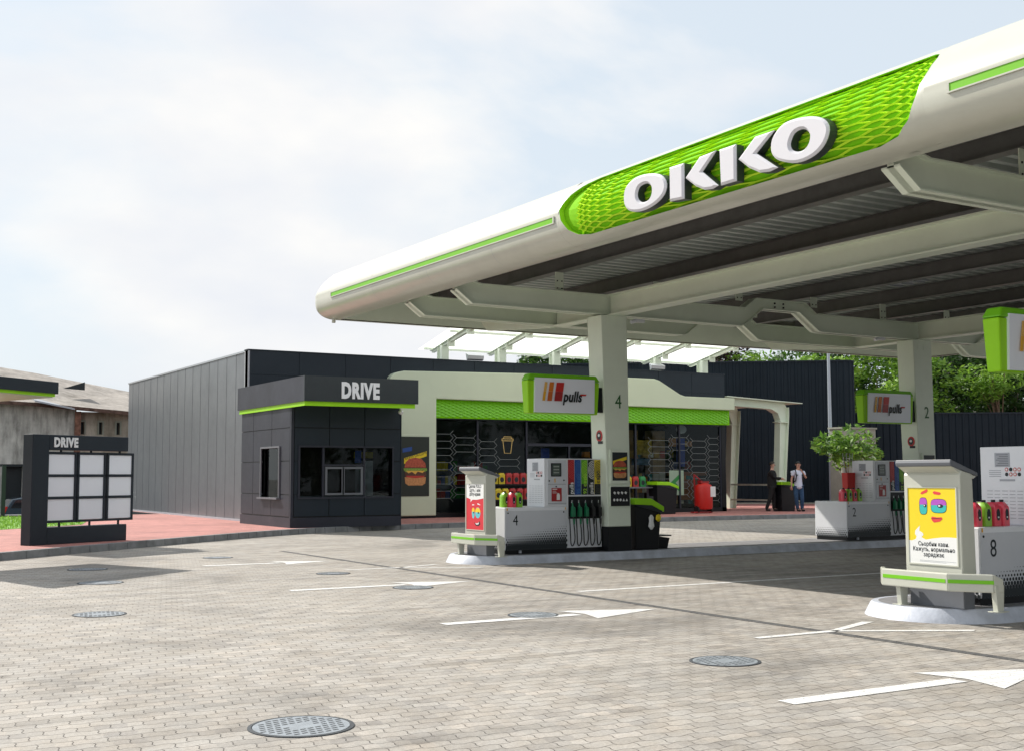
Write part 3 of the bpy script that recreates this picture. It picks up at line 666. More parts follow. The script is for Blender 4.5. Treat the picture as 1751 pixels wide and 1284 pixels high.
# ------------------------------------------------------------------ columns
def column(x, y, num, label):
    t = thing('canopy_column', label, 'column', (x, y, 0.0), group='canopy columns')
    zt = 4.57; X0t, X1t, X0b, X1b = x-.33, x+.27, x-.20, x+.32; Y0, Y1 = y-.25, y+.22
    m = MB(); zb = .60
    m.hexa([(X0b, Y0, zb), (X1b, Y0, zb), (X1b, Y1, zb), (X0b, Y1, zb)], [(X0t, Y0, zt), (X1t, Y0, zt), (X1t, Y1, zt), (X0t, Y1, zt)]); build('shaft', m, steelw, t, bevel=.015)
    m = MB(); m.hexa([(X0b-.01, Y0-.01, .14), (X1b+.012, Y0-.01, .14), (X1b+.012, Y1+.01, .14), (X0b-.01, Y1+.01, .14)], [(X0b-.01, Y0-.01, zb), (X1b+.01, Y0-.01, zb), (X1b+.01, Y1+.01, zb), (X0b-.01, Y1+.01, zb)]); build('base_sleeve', m, black, t, bevel=.01)
    text('number', num, .37, (x-.03, Y0-.006, 2.82), FACE_Y, mat('number_green', (0.03, 0.12, 0.03), .5), t, sx=.85)
    # head plates
    m = MB(); m.box(x-.2, x-.06, Y0-.006, Y0, 4.34, 4.5); m.box(x+.0, x+.14, Y0-.006, Y0, 4.34, 4.5); build('head_plates', m, steelw, t)
    # poster frame, black notice plate
    m = MB(); fx0, fx1 = x-.17, x+.24
    m.box(fx0, fx1, Y0-.035, Y0, 1.40, 2.04); m.box(fx0, fx1, Y0-.035, Y0, .985, 1.36); build('notice_frame', m, steelw, t, bevel=.006)
    pf = MB(); pf.box(fx0+.045, fx1-.02, Y0-.04, Y0-.035, 1.46, 1.99); po = build('burger_poster', pf, ink, t)
    q = MB(); burger(q, fx0+.05, fx1-.03, 1.50, 1.92, Y0-.042); build('print', q, BURG, po)
    m = MB(); m.box(fx0+.0, fx1+.02, Y0-.05, Y0-.036, .985, 1.345); pl_ = build('notice_plate', m, black, t)
    q = MB()
    for i in range(5): q.prism(ellipse(fx0+.07+i*.072, 1.10, .024, .026, 10) if i < 3 else [(fx0+.045+i*.072, 1.075), (fx0+.095+i*.072, 1.075), (fx0+.07+i*.072, 1.125)], 'y', Y0-.0535, Y0-.05)
    for i in range(4): q.prism([(fx0+.05+i*.085, 1.23), (fx0+.09+i*.085, 1.20), (fx0+.11+i*.085, 1.24), (fx0+.07+i*.085, 1.26)], 'y', Y0-.0535, Y0-.05)
    build('pictograms', q, paper, pl_)
    # round red sticker on the side facing the road
    q = MB(); q.box(X0b-.075, X0b-.068+.0, y-.17, y+.07, 2.12, 2.13)
    xs_ = x-.33+(.13)*((4.57-2.2)/3.97)
    q = MB(); q.prism(ellipse(y-.06, 2.30, .10, .11, 20), 'x', xs_-.012, xs_+.004, 0); q.prism(ellipse(y-.055, 2.30, .065, .075, 16), 'x', xs_-.015, xs_-.012, 1); q.prism([(y-.16, 2.15), (y-.02, 2.15), (y-.02, 2.20), (y-.16, 2.20)], 'x', xs_-.015, xs_, 1); q.prism(ellipse(y-.055, 2.31, .035, .03, 10), 'x', xs_-.017, xs_-.015, 2)
    build('round_sticker', q, [red, ink, paper], t)
    return t
BURG = [mat('tape_yellow', (.75, .55, .01), .5), mat('bun', (.42, .075, .035), .45, var=.4, vscale=18), mat('lettuce', (.20, .32, .04), .5, var=.5, vscale=30), mat('patty', (.09, .03, .015), .5, var=.5, vscale=30), mat('sauce', (.50, .03, .02), .4), mat('bun_low', (.55, .25, .09), .5, var=.3, vscale=18), mat('cheese', (.75, .42, .06), .4)]
def burger(q, x0, x1, z0, z1, y):
    w = x1-x0; h = z1-z0
    def P(pts, mi, d=0.0): q.prism([(x0+a*w, z0+b*h) for a, b in pts], 'y', y-.001-d, y+.002, mi)
    P([(.02, .78), (.98, .98), (.98, .84), (.02, .62)], 0)
    P([(.04, .52), (.08, .66), (.22, .76), (.5, .80), (.76, .76), (.92, .64), (.95, .52)], 1, .001)
    P([(.0, .50), (.98, .50), (1.0, .44), (.9, .40), (.8, .45), (.68, .39), (.55, .44), (.42, .38), (.28, .44), (.14, .38), (.02, .43)], 2, .002)
    P([(.1, .43), (.9, .43), (.8, .37), (.6, .41), (.5, .33), (.35, .40), (.2, .36)], 6, .0022)
    P([(.05, .40), (.95, .40), (.96, .27), (.06, .27)], 3, .0015)
    P([(.1, .29), (.9, .29), (.86, .25), (.5, .22), (.14, .25)], 4, .002)
    P([(.05, .25), (.95, .25), (.92, .08), (.80, .02), (.2, .02), (.08, .08)], 5, .001)
column(CX1, 19.0, '4', 'canopy column numbered 4 beside the nearer row of pump nozzles')
column(CX2, 19.0, '2', 'canopy column numbered 2 standing behind the yellow poster totem')
column(CX1, 8.95, '8', 'canopy column carrying the sign at the right edge')
column(CX2, 8.95, '6', 'canopy column standing out of view at right')

# ------------------------------------------------------------------ brand light boxes on the columns
def lightbox(x, y, label):
    t = thing('brand_lightbox', label, 'sign', (x, y, 2.68), group='light boxes on the canopy columns')
    X0, X1 = x, x+1.58; zb, zt = 2.68, 3.40; Yf, Yb = y-.0, y+.20
    m = MB(); m.hexa([(X0+.03, Yf+.02, zb), (X1-.03, Yf+.02, zb), (X1-.03, Yb, zb), (X0+.03, Yb, zb)], [(X0, Yf, zt-.12), (X1, Yf, zt-.12), (X1, Yb+.02, zt-.12), (X0, Yb+.02, zt-.12)])
    build('housing', m, greenl, t, bevel=.02)
    m = MB(); m.hexa([(X0-.005, Yf-.02, zt-.115), (X1+.005, Yf-.02, zt-.115), (X1+.005, Yb+.03, zt-.115), (X0-.005, Yb+.03, zt-.115)], [(X0+.06, Yf+.0, zt), (X1-.07, Yf+.0, zt), (X1-.07, Yb, zt), (X0+.06, Yb, zt)])
    build('cap', m, green, t, bevel=.02)
    m = MB(); m.hexa([(X0+.14, Yf-.012, zb+.02), (X1-.13, Yf-.012, zb+.02), (X1-.13, Yf+.06, zb+.02), (X0+.14, Yf+.06, zb+.02)], [(X0+.14, Yf-.035, zt-.075), (X1-.13, Yf-.035, zt-.075), (X1-.13, Yf+.04, zt-.075), (X0+.14, Yf+.04, zt-.075)])
    pn = build('face_panel', m, screen, t)
    q = MB(); yy = Yf-.045
    def sl(a, b, z0, z1, mi): q.prism([(a, z0), (b, z0), (b+.055*(z1-z0)/.34, z1), (a+.055*(z1-z0)/.34, z1)], 'y', yy, yy+.004, mi)
    bx = X0+.29; zc = zb+.23
    for a, w, m0, m1 in ((0, .055, 0, 1), (.105, .095, 2, 3), (.255, .165, 4, 5)):
        sl(bx+a, bx+a+w, zc, zc+.17, m0); q.prism([(bx+a+.029, zc+.172), (bx+a+w+.029, zc+.172), (bx+a+w+.056, zc+.34), (bx+a+.056, zc+.34)], 'y', yy, yy+.004, m1)
    build('striped_logo', q, [ochre, mat('ochre_light', (.72, .42, .10), .45), mat('orange_deep', (.50, .11, .01), .45), orange, redd, red], pn)
    text('wordmark', 'pulls', .27, (bx+.45, yy+.004, zc-.0), FACE_Y, ink, pn, off=.008, sx=.78, shear=.25, sp=1.05)
    q = MB(); q.prism([(bx+.83, zc+.11), (bx+.95, zc+.11), (bx+.965, zc+.14), (bx+.84, zc+.14)], 'y', yy, yy+.004); build('wordmark_dash', q, red, pn)
    m = MB(); m.box(X1-.05, X1+.16, Yf+.08, Yb-.03, zb+.05, zt-.20); build('mounting_arm', m, black, t, bevel=.01)
    return t
LB = lightbox(11.44, 18.72, 'green framed box sign hanging left of column 4')
dup(LB, 8.5, 0, 'green framed box sign hanging left of column 2, in shade')
dup(LB, -.02, -10.0, 'green framed box sign cut off by the right edge of the photo')

# ------------------------------------------------------------------ island plinths
def island(y0, label, x1=26.0):
    t = thing('pump_island', label, 'kerb island', (10.3, y0, 0), group='long pump islands')
    hw = .86; n = 24
    def outl(r, x_end):
        pts = [(x_end, -r)]
        for i in range(n+1):
            a = -math.pi/2-math.pi*i/n; pts.append((11.10+r*math.cos(a)*.98, r*math.sin(a)))
        pts.append((x_end, r)); return pts
    m = MB(); A = outl(hw, x1); B = outl(hw-.07, x1); C_ = outl(hw-.09, x1); N_ = len(A)
    vs = [(a, b+y0, -.01) for a, b in A]+[(a, b+y0, .125) for a, b in B]+[(a, b+y0, .145) for a, b in C_]
    fs = [(i, (i+1) % N_, (i+1) % N_+N_, i+N_) for i in range(N_)]+[(i+N_, (i+1) % N_+N_, (i+1) % N_+2*N_, i+2*N_) for i in range(N_)]+[tuple(range(2*N_, 3*N_))]
    m.add(vs, fs); build('kerb_plinth', m, islandm, t, smooth=True)
    D = outl(hw-.16, x1-.05); m = MB(); m.add([(a, b+y0, .1475) for a, b in D], [tuple(range(N_))]); build('top_slab', m, islandtop, t)
    return t
island(19.42, 'long pump island holding the dispensers numbered 4 and 2')
island(9.32, 'pump island under the yellow poster totem and dispenser 8')

# ------------------------------------------------------------------ poster totems with bumper rail
def totem(x, y, label, kind):
    # face looks along -X ; x = face plane, y = near edge of the face
    t = thing('poster_totem', label, 'advertising totem', (x, y, .145), group='poster totems at the island noses')
    Y0, Y1 = y, y+.75
    m = MB(); m.prism([(x, .50), (x+.22, .50), (x+.20, 1.56), (x+.03, 1.60), (x-.0, 1.55)], 'y', Y0, Y1); build('body', m, cream, t, bevel=.012)
    m = MB(); m.prism([(x-.12, 1.645), (x+.30, 1.535), (x+.30, 1.575), (x-.12, 1.715), (x-.13, 1.68)], 'y', Y0+.01, Y1+.0); build('cap', m, greyp, t, bevel=.008)
    m = MB(); m.prism([(x-.10, 1.640), (x+.02, 1.57), (x+.24, 1.51), (x+.28, 1.533)], 'y', Y0+.02, Y1-.01); build('cap_soffit', m, cream, t)
    m = MB(); m.box(x+.03, x+.20, Y0+.02, Y1-.02, .146, .50); build('plinth', m, greyp, t, bevel=.006)
    # frame & poster
    m = MB(); a0, a1, z0, z1 = Y0+.055, Y1-.055, .60, 1.41
    m.box(x-.010, x, a0-.015, a1+.015, z0-.015, z0); m.box(x-.010, x, a0-.015, a1+.015, z1, z1+.015); m.box(x-.010, x, a0-.015, a0, z0, z1); m.box(x-.010, x, a1, a1+.015, z0, z1); build('poster_frame', m, cream, t)
    X = x-.003
    def Q(u, v): return (a1-u*(a1-a0), z0+v*(z1-z0))      # u to the right as seen
    m = MB(); m.prism([Q(0, 0), Q(1, 0), Q(1, 1), Q(0, 1)], 'x', X, x+.002)
    if kind == 'yellow':
        ps = build('poster', m, yellow, t)
        q = MB(); D = X-.001
        wave = [Q(0, .30), Q(.06, .295), Q(.14, .315), Q(.165, .35), Q(.13, .39), Q(.14, .43), Q(.24, .50), Q(.225, .43), Q(.30, .40), Q(.31, .375), Q(.27, .345), Q(.36, .315), Q(.5, .335), Q(.7, .355), Q(.85, .36), Q(1, .355), Q(1, 0), Q(0, 0)]
        q.prism(wave, 'x', D, X, 0)
        def E(cx, cy, rx, ry, mi, d, pw=1.0, n=20, clip=None):
            pts = []
            for i in range(n):
                a = 2*math.pi*i/n; ca, sa = math.cos(a), math.sin(a)
                u = cx+rx*math.copysign(abs(ca)**pw, ca); v = cy+ry*math.copysign(abs(sa)**pw, sa)
                if clip == 'top': v = max(v, cy)
                if clip == 'bot': v = min(v, cy)
                pts.append(Q(u, v))
            q.prism(pts, 'x', X-d, X, mi)
        E(.325, .76, .085, .115, 4, .0012, .6); E(.325, .76, .075, .108, 1, .0016, .6); E(.325, .78, .077, .088, 2, .002, .6, clip='top'); E(.36, .765, .03, .022, 4, .0026)
        E(.645, .765, .165, .095, 4, .0012, .6); E(.645, .765, .157, .088, 1, .0016, .6); E(.645, .775, .158, .078, 2, .002, .6, clip='top'); E(.68, .765, .06, .025, 4, .0026); E(.66, .768, .022, .012, 0, .003); E(.35, .768, .012, .010, 0, .003)
        q.prism([Q(.27, .925), Q(.30, .95), Q(.41, .985), Q(.43, .965), Q(.40, .94), Q(.30, .915)], 'x', X-.0015, X, 3); q.prism([Q(.53, .945), Q(.56, .96), Q(.68, .945), Q(.70, .925), Q(.66, .91), Q(.55, .92)], 'x', X-.0015, X, 3)
        q.prism([Q(.48, .60), Q(.50, .625), Q(.60, .615), Q(.70, .62), Q(.72, .595), Q(.66, .56), Q(.54, .545), Q(.50, .57)], 'x', X-.0015, X, 3)
        q.prism([Q(.50, .60), Q(.60, .605), Q(.70, .60), Q(.70, .594), Q(.60, .597), Q(.50, .593)], 'x', X-.0018, X, 4)
        for i in range(2): q.prism([Q(.22, .045-i*.014), Q(.97-.2*i, .040-i*.014), Q(.97-.2*i, .035-i*.014), Q(.22, .04-i*.014)], 'x', X-.0015, X, 5)
        build('print', q, [paper, mat('teal_print', (.03, .45, .42), .5), mat('violet_print', (.42, .08, .50), .5), mat('coral_print', (.70, .05, .05), .5), ink, greyl], ps)
        yc = a1-.5*(a1-a0)-.01
        for s_, v_ in (('Сьорбни кави.', .235), ('Кажуть, нормально', .165), ('заряджає', .095)):
            text('slogan', s_, .064, (X-.0025, yc, z0+v_*(z1-z0)), FACE_X, ink, ps, ext=.0006, off=.0004, sx=.86, align='CENTER', sp=1.08)
    else:
        ps = build('poster', m, mat('poster_red', (.62, .025, .04), .5), t); q = MB()
        q.prism([Q(0, .70), Q(.15, .68), Q(.25, .66), Q(.24, .60), Q(.36, .655), Q(.6, .655), Q(1, .69), Q(1, 1), Q(0, 1)], 'x', X-.0012, X, 0)
        def E(cx, cy, rx, ry, mi, d, clip=None):
            q.prism([Q(cx+rx*math.cos(a), (max if clip else (lambda p_, q_: p_))(cy+ry*math.sin(a), cy)) for a in (2*math.pi*i/18 for i in range(18))], 'x', X-d, X, mi)
        E(.40, .36, .08, .12, 1, .0012); E(.40, .39, .08, .09, 2, .0016, 'top'); E(.66, .37, .15, .12, 1, .0012); E(.66, .38, .15, .10, 2, .0016, 'top'); E(.43, .37, .03, .02, 3, .002); E(.70, .37, .04, .02, 3, .002)
        q.prism([Q(.32, .53), Q(.36, .555), Q(.46, .55), Q(.45, .53)], 'x', X-.0014, X, 0); q.prism([Q(.62, .56), Q(.66, .58), Q(.80, .55), Q(.79, .535)], 'x', X-.0014, X, 0)
        q.prism([Q(.46, .165), Q(.52, .14), Q(.62, .135), Q(.78, .19), Q(.80, .12), Q(.70, .08), Q(.54, .09)], 'x', X-.0014, X, 3); q.prism([Q(.52, .145), Q(.62, .135), Q(.74, .165), Q(.70, .12), Q(.58, .11)], 'x', X-.0018, X, 0)
        build('print', q, [paper, mat('aqua_print', (.12, .50, .55), .5), mat('lemon_print', (.80, .55, .02), .5), ink], ps)
        for s_, v_ in (('Смачні PULLS', .915), ('Їдуть, і нам', .83), ('допу-ндини', .745)):
            text('slogan', s_, .085, (X-.0025, a1-.5*(a1-a0), z0+v_*(z1-z0)), FACE_X, ink, ps, ext=.0006, off=.0008, sx=.78, align='CENTER', sp=1.1)
    # bumper rail: front board, chamfered near side board, legs
    m = MB(); zr0, zr1 = .345, .53
    m.box(x-.20, x-.14, Y0+.03, Y1+.17, zr0, zr1); m.hexa([(x-.20, Y0+.03, zr0), (x-.14, Y0+.03, zr0), (x+.10, Y0-.30, zr0), (x+.05, Y0-.34, zr0)][::-1], [(x-.20, Y0+.03, zr1), (x-.14, Y0+.03, zr1), (x+.10, Y0-.30, zr1-.0), (x+.05, Y0-.34, zr1-.0)][::-1])
    m.hexa([(x+.05, Y0-.34, zr0), (x+.10, Y0-.30, zr0), (x+.20, Y0-.30, zr0), (x+.18, Y0-.36, zr0)][::-1], [(x+.05, Y0-.34, zr1), (x+.10, Y0-.30, zr1), (x+.20, Y0-.30, zr1-.05), (x+.18, Y0-.36, zr1-.05)][::-1])
    m.hexa([(x-.14, Y1+.17, zr0), (x-.20, Y1+.17, zr0), (x-.02, Y1+.35, zr0), (x+.02, Y1+.31, zr0)][::-1], [(x-.14, Y1+.17, zr1), (x-.20, Y1+.17, zr1), (x-.02, Y1+.35, zr1), (x+.02, Y1+.31, zr1)][::-1])
    build('bumper_board', m, cream, t, bevel=.012)
    m = MB(); m.box(x-.204, x-.200, Y0+.06, Y1+.15, .432, .470); e = Vector((.25, -.37, 0)).normalized(); nn = Vector((-e.y*-1, 0, 0))
    a = Vector((x-.2015, Y0+.027, 0)); b = Vector((x+.0485, Y0-.343, 0)); nrm = Vector((b-a).normalized()); nrm = Vector((nrm.y, -nrm.x, 0))*.004
    m.hexa([(a.x, a.y, .432), (b.x, b.y, .432), (b.x+nrm.x, b.y+nrm.y, .432), (a.x+nrm.x, a.y+nrm.y, .432)], [(a.x, a.y, .470), (b.x, b.y, .470), (b.x+nrm.x, b.y+nrm.y, .470), (a.x+nrm.x, a.y+nrm.y, .470)])
    build('green_stripe', m, green, t)
    for (lx, ly) in ((x-.10, Y1-.02), (x+.13, Y0-.32)):
        m = MB(); m.hexa([(lx-.04, ly-.03, .15), (lx+.05, ly-.03, .15), (lx+.05, ly+.03, .15), (lx-.04, ly+.03, .15)], [(lx-.07, ly-.03, .42), (lx+.07, ly-.03, .42), (lx+.07, ly+.03, .42), (lx-.07, ly+.03, .42)]); m.box(lx-.09, lx+.10, ly-.06, ly+.06, .146, .156)
        build('leg', m, cream, t, bevel=.004)
    return t
totem(10.6, 18.78, 'cream totem with red poster at the nose of the island with dispenser 4', 'red')
totem(10.6, 8.64, 'large cream totem with yellow poster standing nearest the camera', 'yellow')

# ------------------------------------------------------------------ fuel dispensers
HEXR = 0.022
def halftone(mb, f, u0, u1, z0, z1, dens):
    st = .050; row = 0; z = z0
    while z < z1:
        u = u0+(st/2 if row % 2 else 0)
        while u < u1:
            s_ = dens((u-u0)/(u1-u0), (z-z0)/(z1-z0))
            if s_ > .06:
                r_ = st*.58*s_**.8; pts = [f(u+r_*math.cos(R(60*k_+30))*.92, z+r_*math.sin(R(60*k_+30))) for k_ in range(6)]
                mb.add(pts, [(0, 1, 2, 3, 4, 5)])
            u += st
        z += st*.86; row += 1
GCOL = [redd, blue, mat('fuel_green', (.10, .36, .01), .4), ink, mat('fuel_yellow', (.62, .48, .02), .4)]
def dispenser(dx, dy, num, label):
    ox_, oy_ = 11.08+dx, 18.92+dy
    t = thing('fuel_dispenser', label, 'fuel pump', (ox_, oy_, .147), group='fuel dispensers on the islands')
    X0, X1, X2, X3 = ox_, ox_+.84, ox_+1.34, ox_+2.12; Y0, Y1 = oy_, oy_+.95; YU = oy_+.62
    m = MB(); m.box(X0+.02, X3-.0, Y0+.03, Y1-.03, .147, .225); build('skirt', m, black, t)
    m = MB(); m.box(X0, X2-.004, Y0, Y1, .225, .985); build('lower_cabinet', m, white, t, bevel=.014)
    m = MB(); m.box(X0+.01, X2-.02, Y0-.004, Y0-.0005, .24, .925); build('door_panel', m, whited, t)
    # upper housing
    m = MB(); m.box(X1, X2-.004, Y0+.01, YU, .985, 1.87); build('upper_housing', m, white, t, bevel=.010)
    m = MB(); m.box(X1+.075, X2-.03, Y0-.002, Y0+.010, 1.02, 1.84); up = build('front_panel', m, whited, t)
    q = MB(); q.box(X1+.075, X2-.03, Y0-.003, Y0-.0022, 1.395, 1.402); q.box(X1+.075, X2-.03, Y0-.003, Y0-.0022, 1.045, 1.052); build('panel_joint', q, greyp, up)
    m = MB(); m.box(X1+.14, X1+.36, Y0-.012, Y0-.002, 1.54, 1.785); sc_ = build('price_display', m, black, t)
    q = MB(); q.box(X1+.165, X1+.335, Y0-.0135, Y0-.012, 1.56, 1.765, 0)
    build('display_glass', q, mat('display_green', (.05, .07, .06), .15, coat=.6), sc_)
    q = MB()
    for i in range(3): q.box(X1+.19, X1+.31, Y0-.0145, Y0-.0135, 1.60+i*.055, 1.625+i*.055)
    build('display_digits', q, mat('lcd_grey', (.22, .25, .22), .4), sc_)
    m = MB(); m.box(X1+.15, X1+.37, Y0-.006, Y0-.002, 1.085, 1.33); lb = build('safety_label', m, redd, t)
    q = MB(); q.prism([(X1+.26, 1.11), (X1+.33, 1.11), (X1+.33, 1.2), (X1+.31, 1.235), (X1+.28, 1.235), (X1+.26, 1.2)], 'y', Y0-.0075, Y0-.006); q.box(X1+.17, X1+.27, Y0-.0075, Y0-.006, 1.30, 1.315)
    for i in range(3): q.box(X1+.17, X1+.24+.02*i, Y0-.0075, Y0-.006, 1.27-i*.018, 1.275-i*.018)
    build('label_print', q, paper, lb)
    q = MB()
    for cx, cz in ((X1+.10, 1.46), (X1+.42, 1.47), (X1+.25, 1.355), (X0+.06, .885), (X2-.09, .89)): q.cyl((cx, Y0-.010, cz), (cx, Y0, cz), .014, n=10)
    build('lock_studs', q, ink, t)
    q = MB(); q.box(X1+.215, X1+.235, Y0-.006, Y0-.002, 1.43, 1.50); q.box(X0+.035, X0+.055, Y0-.007, Y0-.003, .93, .975); q.box(X2-.06, X2-.045, Y0-.007, Y0-.003, .93, .975); build('service_tag', q, ochre, t)
    # side face prints (facing -X): notice, pictograms, vents
    Xs = X1-.002
    q = MB(); q.box(Xs-.002, Xs, Y0+.22, Y0+.42, 1.64, 1.80); nb = build('notice', q, greyl, t)
    q = MB(); 
    for i in range(7): q.box(Xs-.003, Xs-.002, Y0+.24, Y0+.40-.02*(i % 3), 1.655+i*.02, 1.662+i*.02)
    build('notice_print', q, greyp, nb)
    q = MB(); rr = MB()
    for i in range(4):
        for j in range(2):
            cy, cz = Y0+.10+i*.055, 1.555+j*.055; tgt = rr if (i+j) % 3 else q
            tgt.prism(ellipse(cy, cz, .022, .022, 14), 'x', Xs-.002, Xs)
            if tgt is rr: q_ = 1
    for i in range(4):
        for j in range(2):
            if (i+j) % 3: rr.prism(ellipse(Y0+.10+i*.055, 1.555+j*.055, .014, .014, 10), 'x', Xs-.003, Xs-.002, 1)
    build('safety_pictograms', rr, [red, paper], t); build('warning_dots', q, ink, t)
    q = MB(); 
    for i in range(4): q.box(Xs-.002, Xs, Y0+.34, Y0+.50, 1.53+i*.022, 1.537+i*.022)
    q.box(Xs-.002, Xs, Y0+.16, Y0+.36, 1.478, 1.500); build('small_print', q, greyl, t)
    q = MB()
    for j in range(9):
        for i in range(5): q.box(Xs-.002, Xs, Y0+.06+i*.10, Y0+.135+i*.10, 1.06+j*.038, 1.066+j*.038)
    build('vents', q, greyl, t)
    # nozzle bay
    m = MB(); m.box(X2+.0, X3, Y0+.02, YU, .225, 1.87); build('nozzle_bay', m, white, t, bevel=.008)
    m = MB(); m.box(X2+.03, X3-.02, Y0+.012, Y0+.0199, .76, 1.17); build('nozzle_recess', m, black, t)
    cw = (X3-X2-.04)/5
    for i in range(5):
        cx = X2+.025+i*cw; 
        m = MB(); m.box(cx, cx+cw-.014, Y0+.010, Y0+.0199, 1.20, 1.85); gp = build('grade_panel', m, GCOL[i] if i != 3 else ink, t)
        m = MB(); m.box(cx, cx+cw-.014, Y0+.0085, Y0+.0098, 1.20, 1.40); build('grade_foot', m, ink if i != 1 else blue, gp)
        q = MB(); arc_m = [mat_ring[i]]
        for k_ in range(6):
            r1 = .022+k_*.026; r0 = r1-.011; 
            a_n = 14; pts_o = []; pts_i = []
            for s_ in range(a_n+1):
                a = R(90+180*s_/a_n); pts_o.append((cx+cw-.02+r1*math.cos(a), 1.66+r1*1.15*math.sin(a))); pts_i.append((cx+cw-.02+r0*math.cos(a), 1.66+r0*1.15*math.sin(a)))
            for s_ in range(a_n):
                quad = [pts_o[s_], pts_o[s_+1], pts_i[s_+1], pts_i[s_]]
                if all(p_[0] >= cx+.002 for p_ in quad): q.add([(p_[0], Y0+.0078, p_[1]) for p_ in quad], [(0, 1, 2, 3)])
        build('ring_print', q, arc_m, gp)
        from mathutils import Euler
        tx = text('grade_name', ['pulls', '95 євро', '92 євро', 'pulls', 'ДП євро'][i], .105 if i in (1, 2, 4) else .12, (0, 0, 0), (0, 0, 0), mat_ring[i] if i not in (0,) else paper, gp, ext=.0005, off=.002, local=True)
        tx.data.transform(Matrix.Translation(Vector((cx+cw-.035, Y0+.0075, 1.215))-Vector((ox_, oy_, .147))) @ (Euler((R(90), 0, 0)).to_matrix().to_4x4() @ Matrix.Rotation(R(90), 4, 'Z')))
        m = MB(); nx_ = cx+cw*.45
        g_ = i < 3
        m.tube([(nx_-.005, Y0-.03, 1.06), (nx_-.01, Y0-.05, .99), (nx_, Y0-.07, .95)], [.012, .02, .03], n=8); m.hexa([(nx_-.03, Y0-.085, .80), (nx_+.035, Y0-.085, .80), (nx_+.035, Y0+.0, .80), (nx_-.03, Y0+.0, .80)], [(nx_-.03, Y0-.09, .96), (nx_+.03, Y0-.09, .96), (nx_+.03, Y0-.02, .99), (nx_-.03, Y0-.02, .99)])
        nz = build('nozzle', m, mat_noz if g_ else blackr, t, bevel=.01)
        m = MB(); m.tube([(nx_-.01, Y0-.03, 1.10), (nx_-.02, Y0-.03, 1.05)], .010, n=6); build('spout', m, chrome, nz)
        m = MB(); m.cyl((nx_+.01, Y0-.06, .76), (nx_+.015, Y0-.055, .66), .022, .016); build('nozzle_cuff', m, mat_noz if g_ else blackr, nz)
        m = MB(); m.tube(spline([(nx_, Y0-.05, .80), (nx_+.012, Y0-.055, .66), (nx_+.02, Y0-.07, .5), (nx_+.015, Y0-.075, .36), (nx_-.02, Y0-.06, .27), (nx_-.05, Y0-.05, .30), (nx_-.055, Y0-.04, .45), (nx_-.055, Y0-.02, .70), (nx_-.05, Y0+.01, .80)], 4, closed=False), .011, n=8); build('hose', m, blackr, t, smooth=True)
    # number and halftone print
    text('number', num, .27, (X0+.16, Y0-.006, .665), FACE_Y, ink, t, ext=.0008, sx=.85)
    q = MB(); halftone(q, lambda u, z: (u, Y0-.0055, z), X0+.03, X2-.03, .24, .66, lambda u, v: max(0, min(1.02, 1.5*(1-v/(.56+.50*u)))) if v < .56+.50*u else 0); q.box(X0+.012, X2-.02, Y0-.0052, Y0-.0045, .232, .30); build('halftone_print', q, ink, t)
    q = MB(); halftone(q, lambda u, z: (X0-.002, u, z), Y0+.03, Y1-.04, .24, .46, lambda u, v: max(0, min(.9, .92-v*.9))); build('side_halftone', q, ink, t)
    m = MB(); m.box(X0+.30, X0+.34, Y0-.008, Y0+.03, .165, .215); build('port_plate', m, greyl, t)
    return t
mat_noz = mat('nozzle_green', (.01, .16, .07), .4)
mat_ring = [mat('ring_red', (.60, .05, .05), .4), mat('ring_blue', (.03, .14, .40), .4), mat('ring_green', (.35, .65, .05), .4), paper, mat('ring_yellow', (.03, .03, .02), .4)]
dispenser(0, 0, '4', 'white fuel dispenser numbered 4 beside the column numbered 4')
dispenser(8.5, 0, '2', 'shaded white fuel dispenser numbered 2 under the far sign')
dispenser(0, -10.12, '8', 'large white fuel dispenser numbered 8 at the right edge')

# washer fluid canisters
def canister(m_body):
    t = thing('fluid_canister', 'x', 'canister', (0, 0, 0)); m = MB()
    prof = [(.0, .98), (.02, 1.0), (.10, 1.0), (.13, .94), (.17, .97), (.20, .88), (.235, .60), (.25, .42)]
    rings_ = []
    for z, s_ in prof:
        hw_, hd = .062*s_, .085*min(1, s_+.08); rings_.append([(a*hw_*k1, b*hd*k2, z) for a, b, k1, k2 in ((-1, -1, 1, .75), (-.75, -1, 1, 1), (.75, -1, 1, 1), (1, -1, 1, .75), (1, 1, 1, .75), (.75, 1, 1, 1), (-.75, 1, 1, 1), (-1, 1, 1, .75))])
    vs = [v for r_ in rings_ for v in r_]; fs = []
    for i in range(len(prof)-1):
        for k_ in range(8): fs.append((i*8+k_, i*8+(k_+1) % 8, (i+1)*8+(k_+1) % 8, (i+1)*8+k_))
    fs += [tuple(range(7, -1, -1)), tuple(range(len(vs)-8, len(vs)))]; m.add(vs, fs); build('bottle', m, m_body, t, local=True, smooth=True)
    m = MB(); m.cyl((0, -.02, .245), (0, -.02, .275), .024); build('cap', m, ink, t, local=True)
    m = MB(); m.prism([(-.028, .09), (-.028, .15), (-.012, .18), (.012, .18), (.028, .15), (.028, .09), (.012, .06), (-.012, .06)], 'y', -.0875, -.083); lab = build('badge', m, ink, t, local=True)
    m = MB(); m.box(-.012, .012, -.0885, -.0875, .085, .10); build('badge_mark', m, paper, lab, local=True)
    return t
can_p = canister(pink); can_g = canister(lime); used = {'p': False, 'g': False}
def put_can(kind, x, y, z, label, rz=0.0, s=1.0, group='washer fluid canisters on the dispensers'):
    src = can_p if kind == 'p' else can_g
    c = src if not used[kind] else copy_tree(src); used[kind] = True
    c.location = (x, y, z); c.rotation_euler.z = rz; c['label'] = label; c['category'] = 'canister'; c['group'] = group; c.scale = (s, s, s*1.05); return c
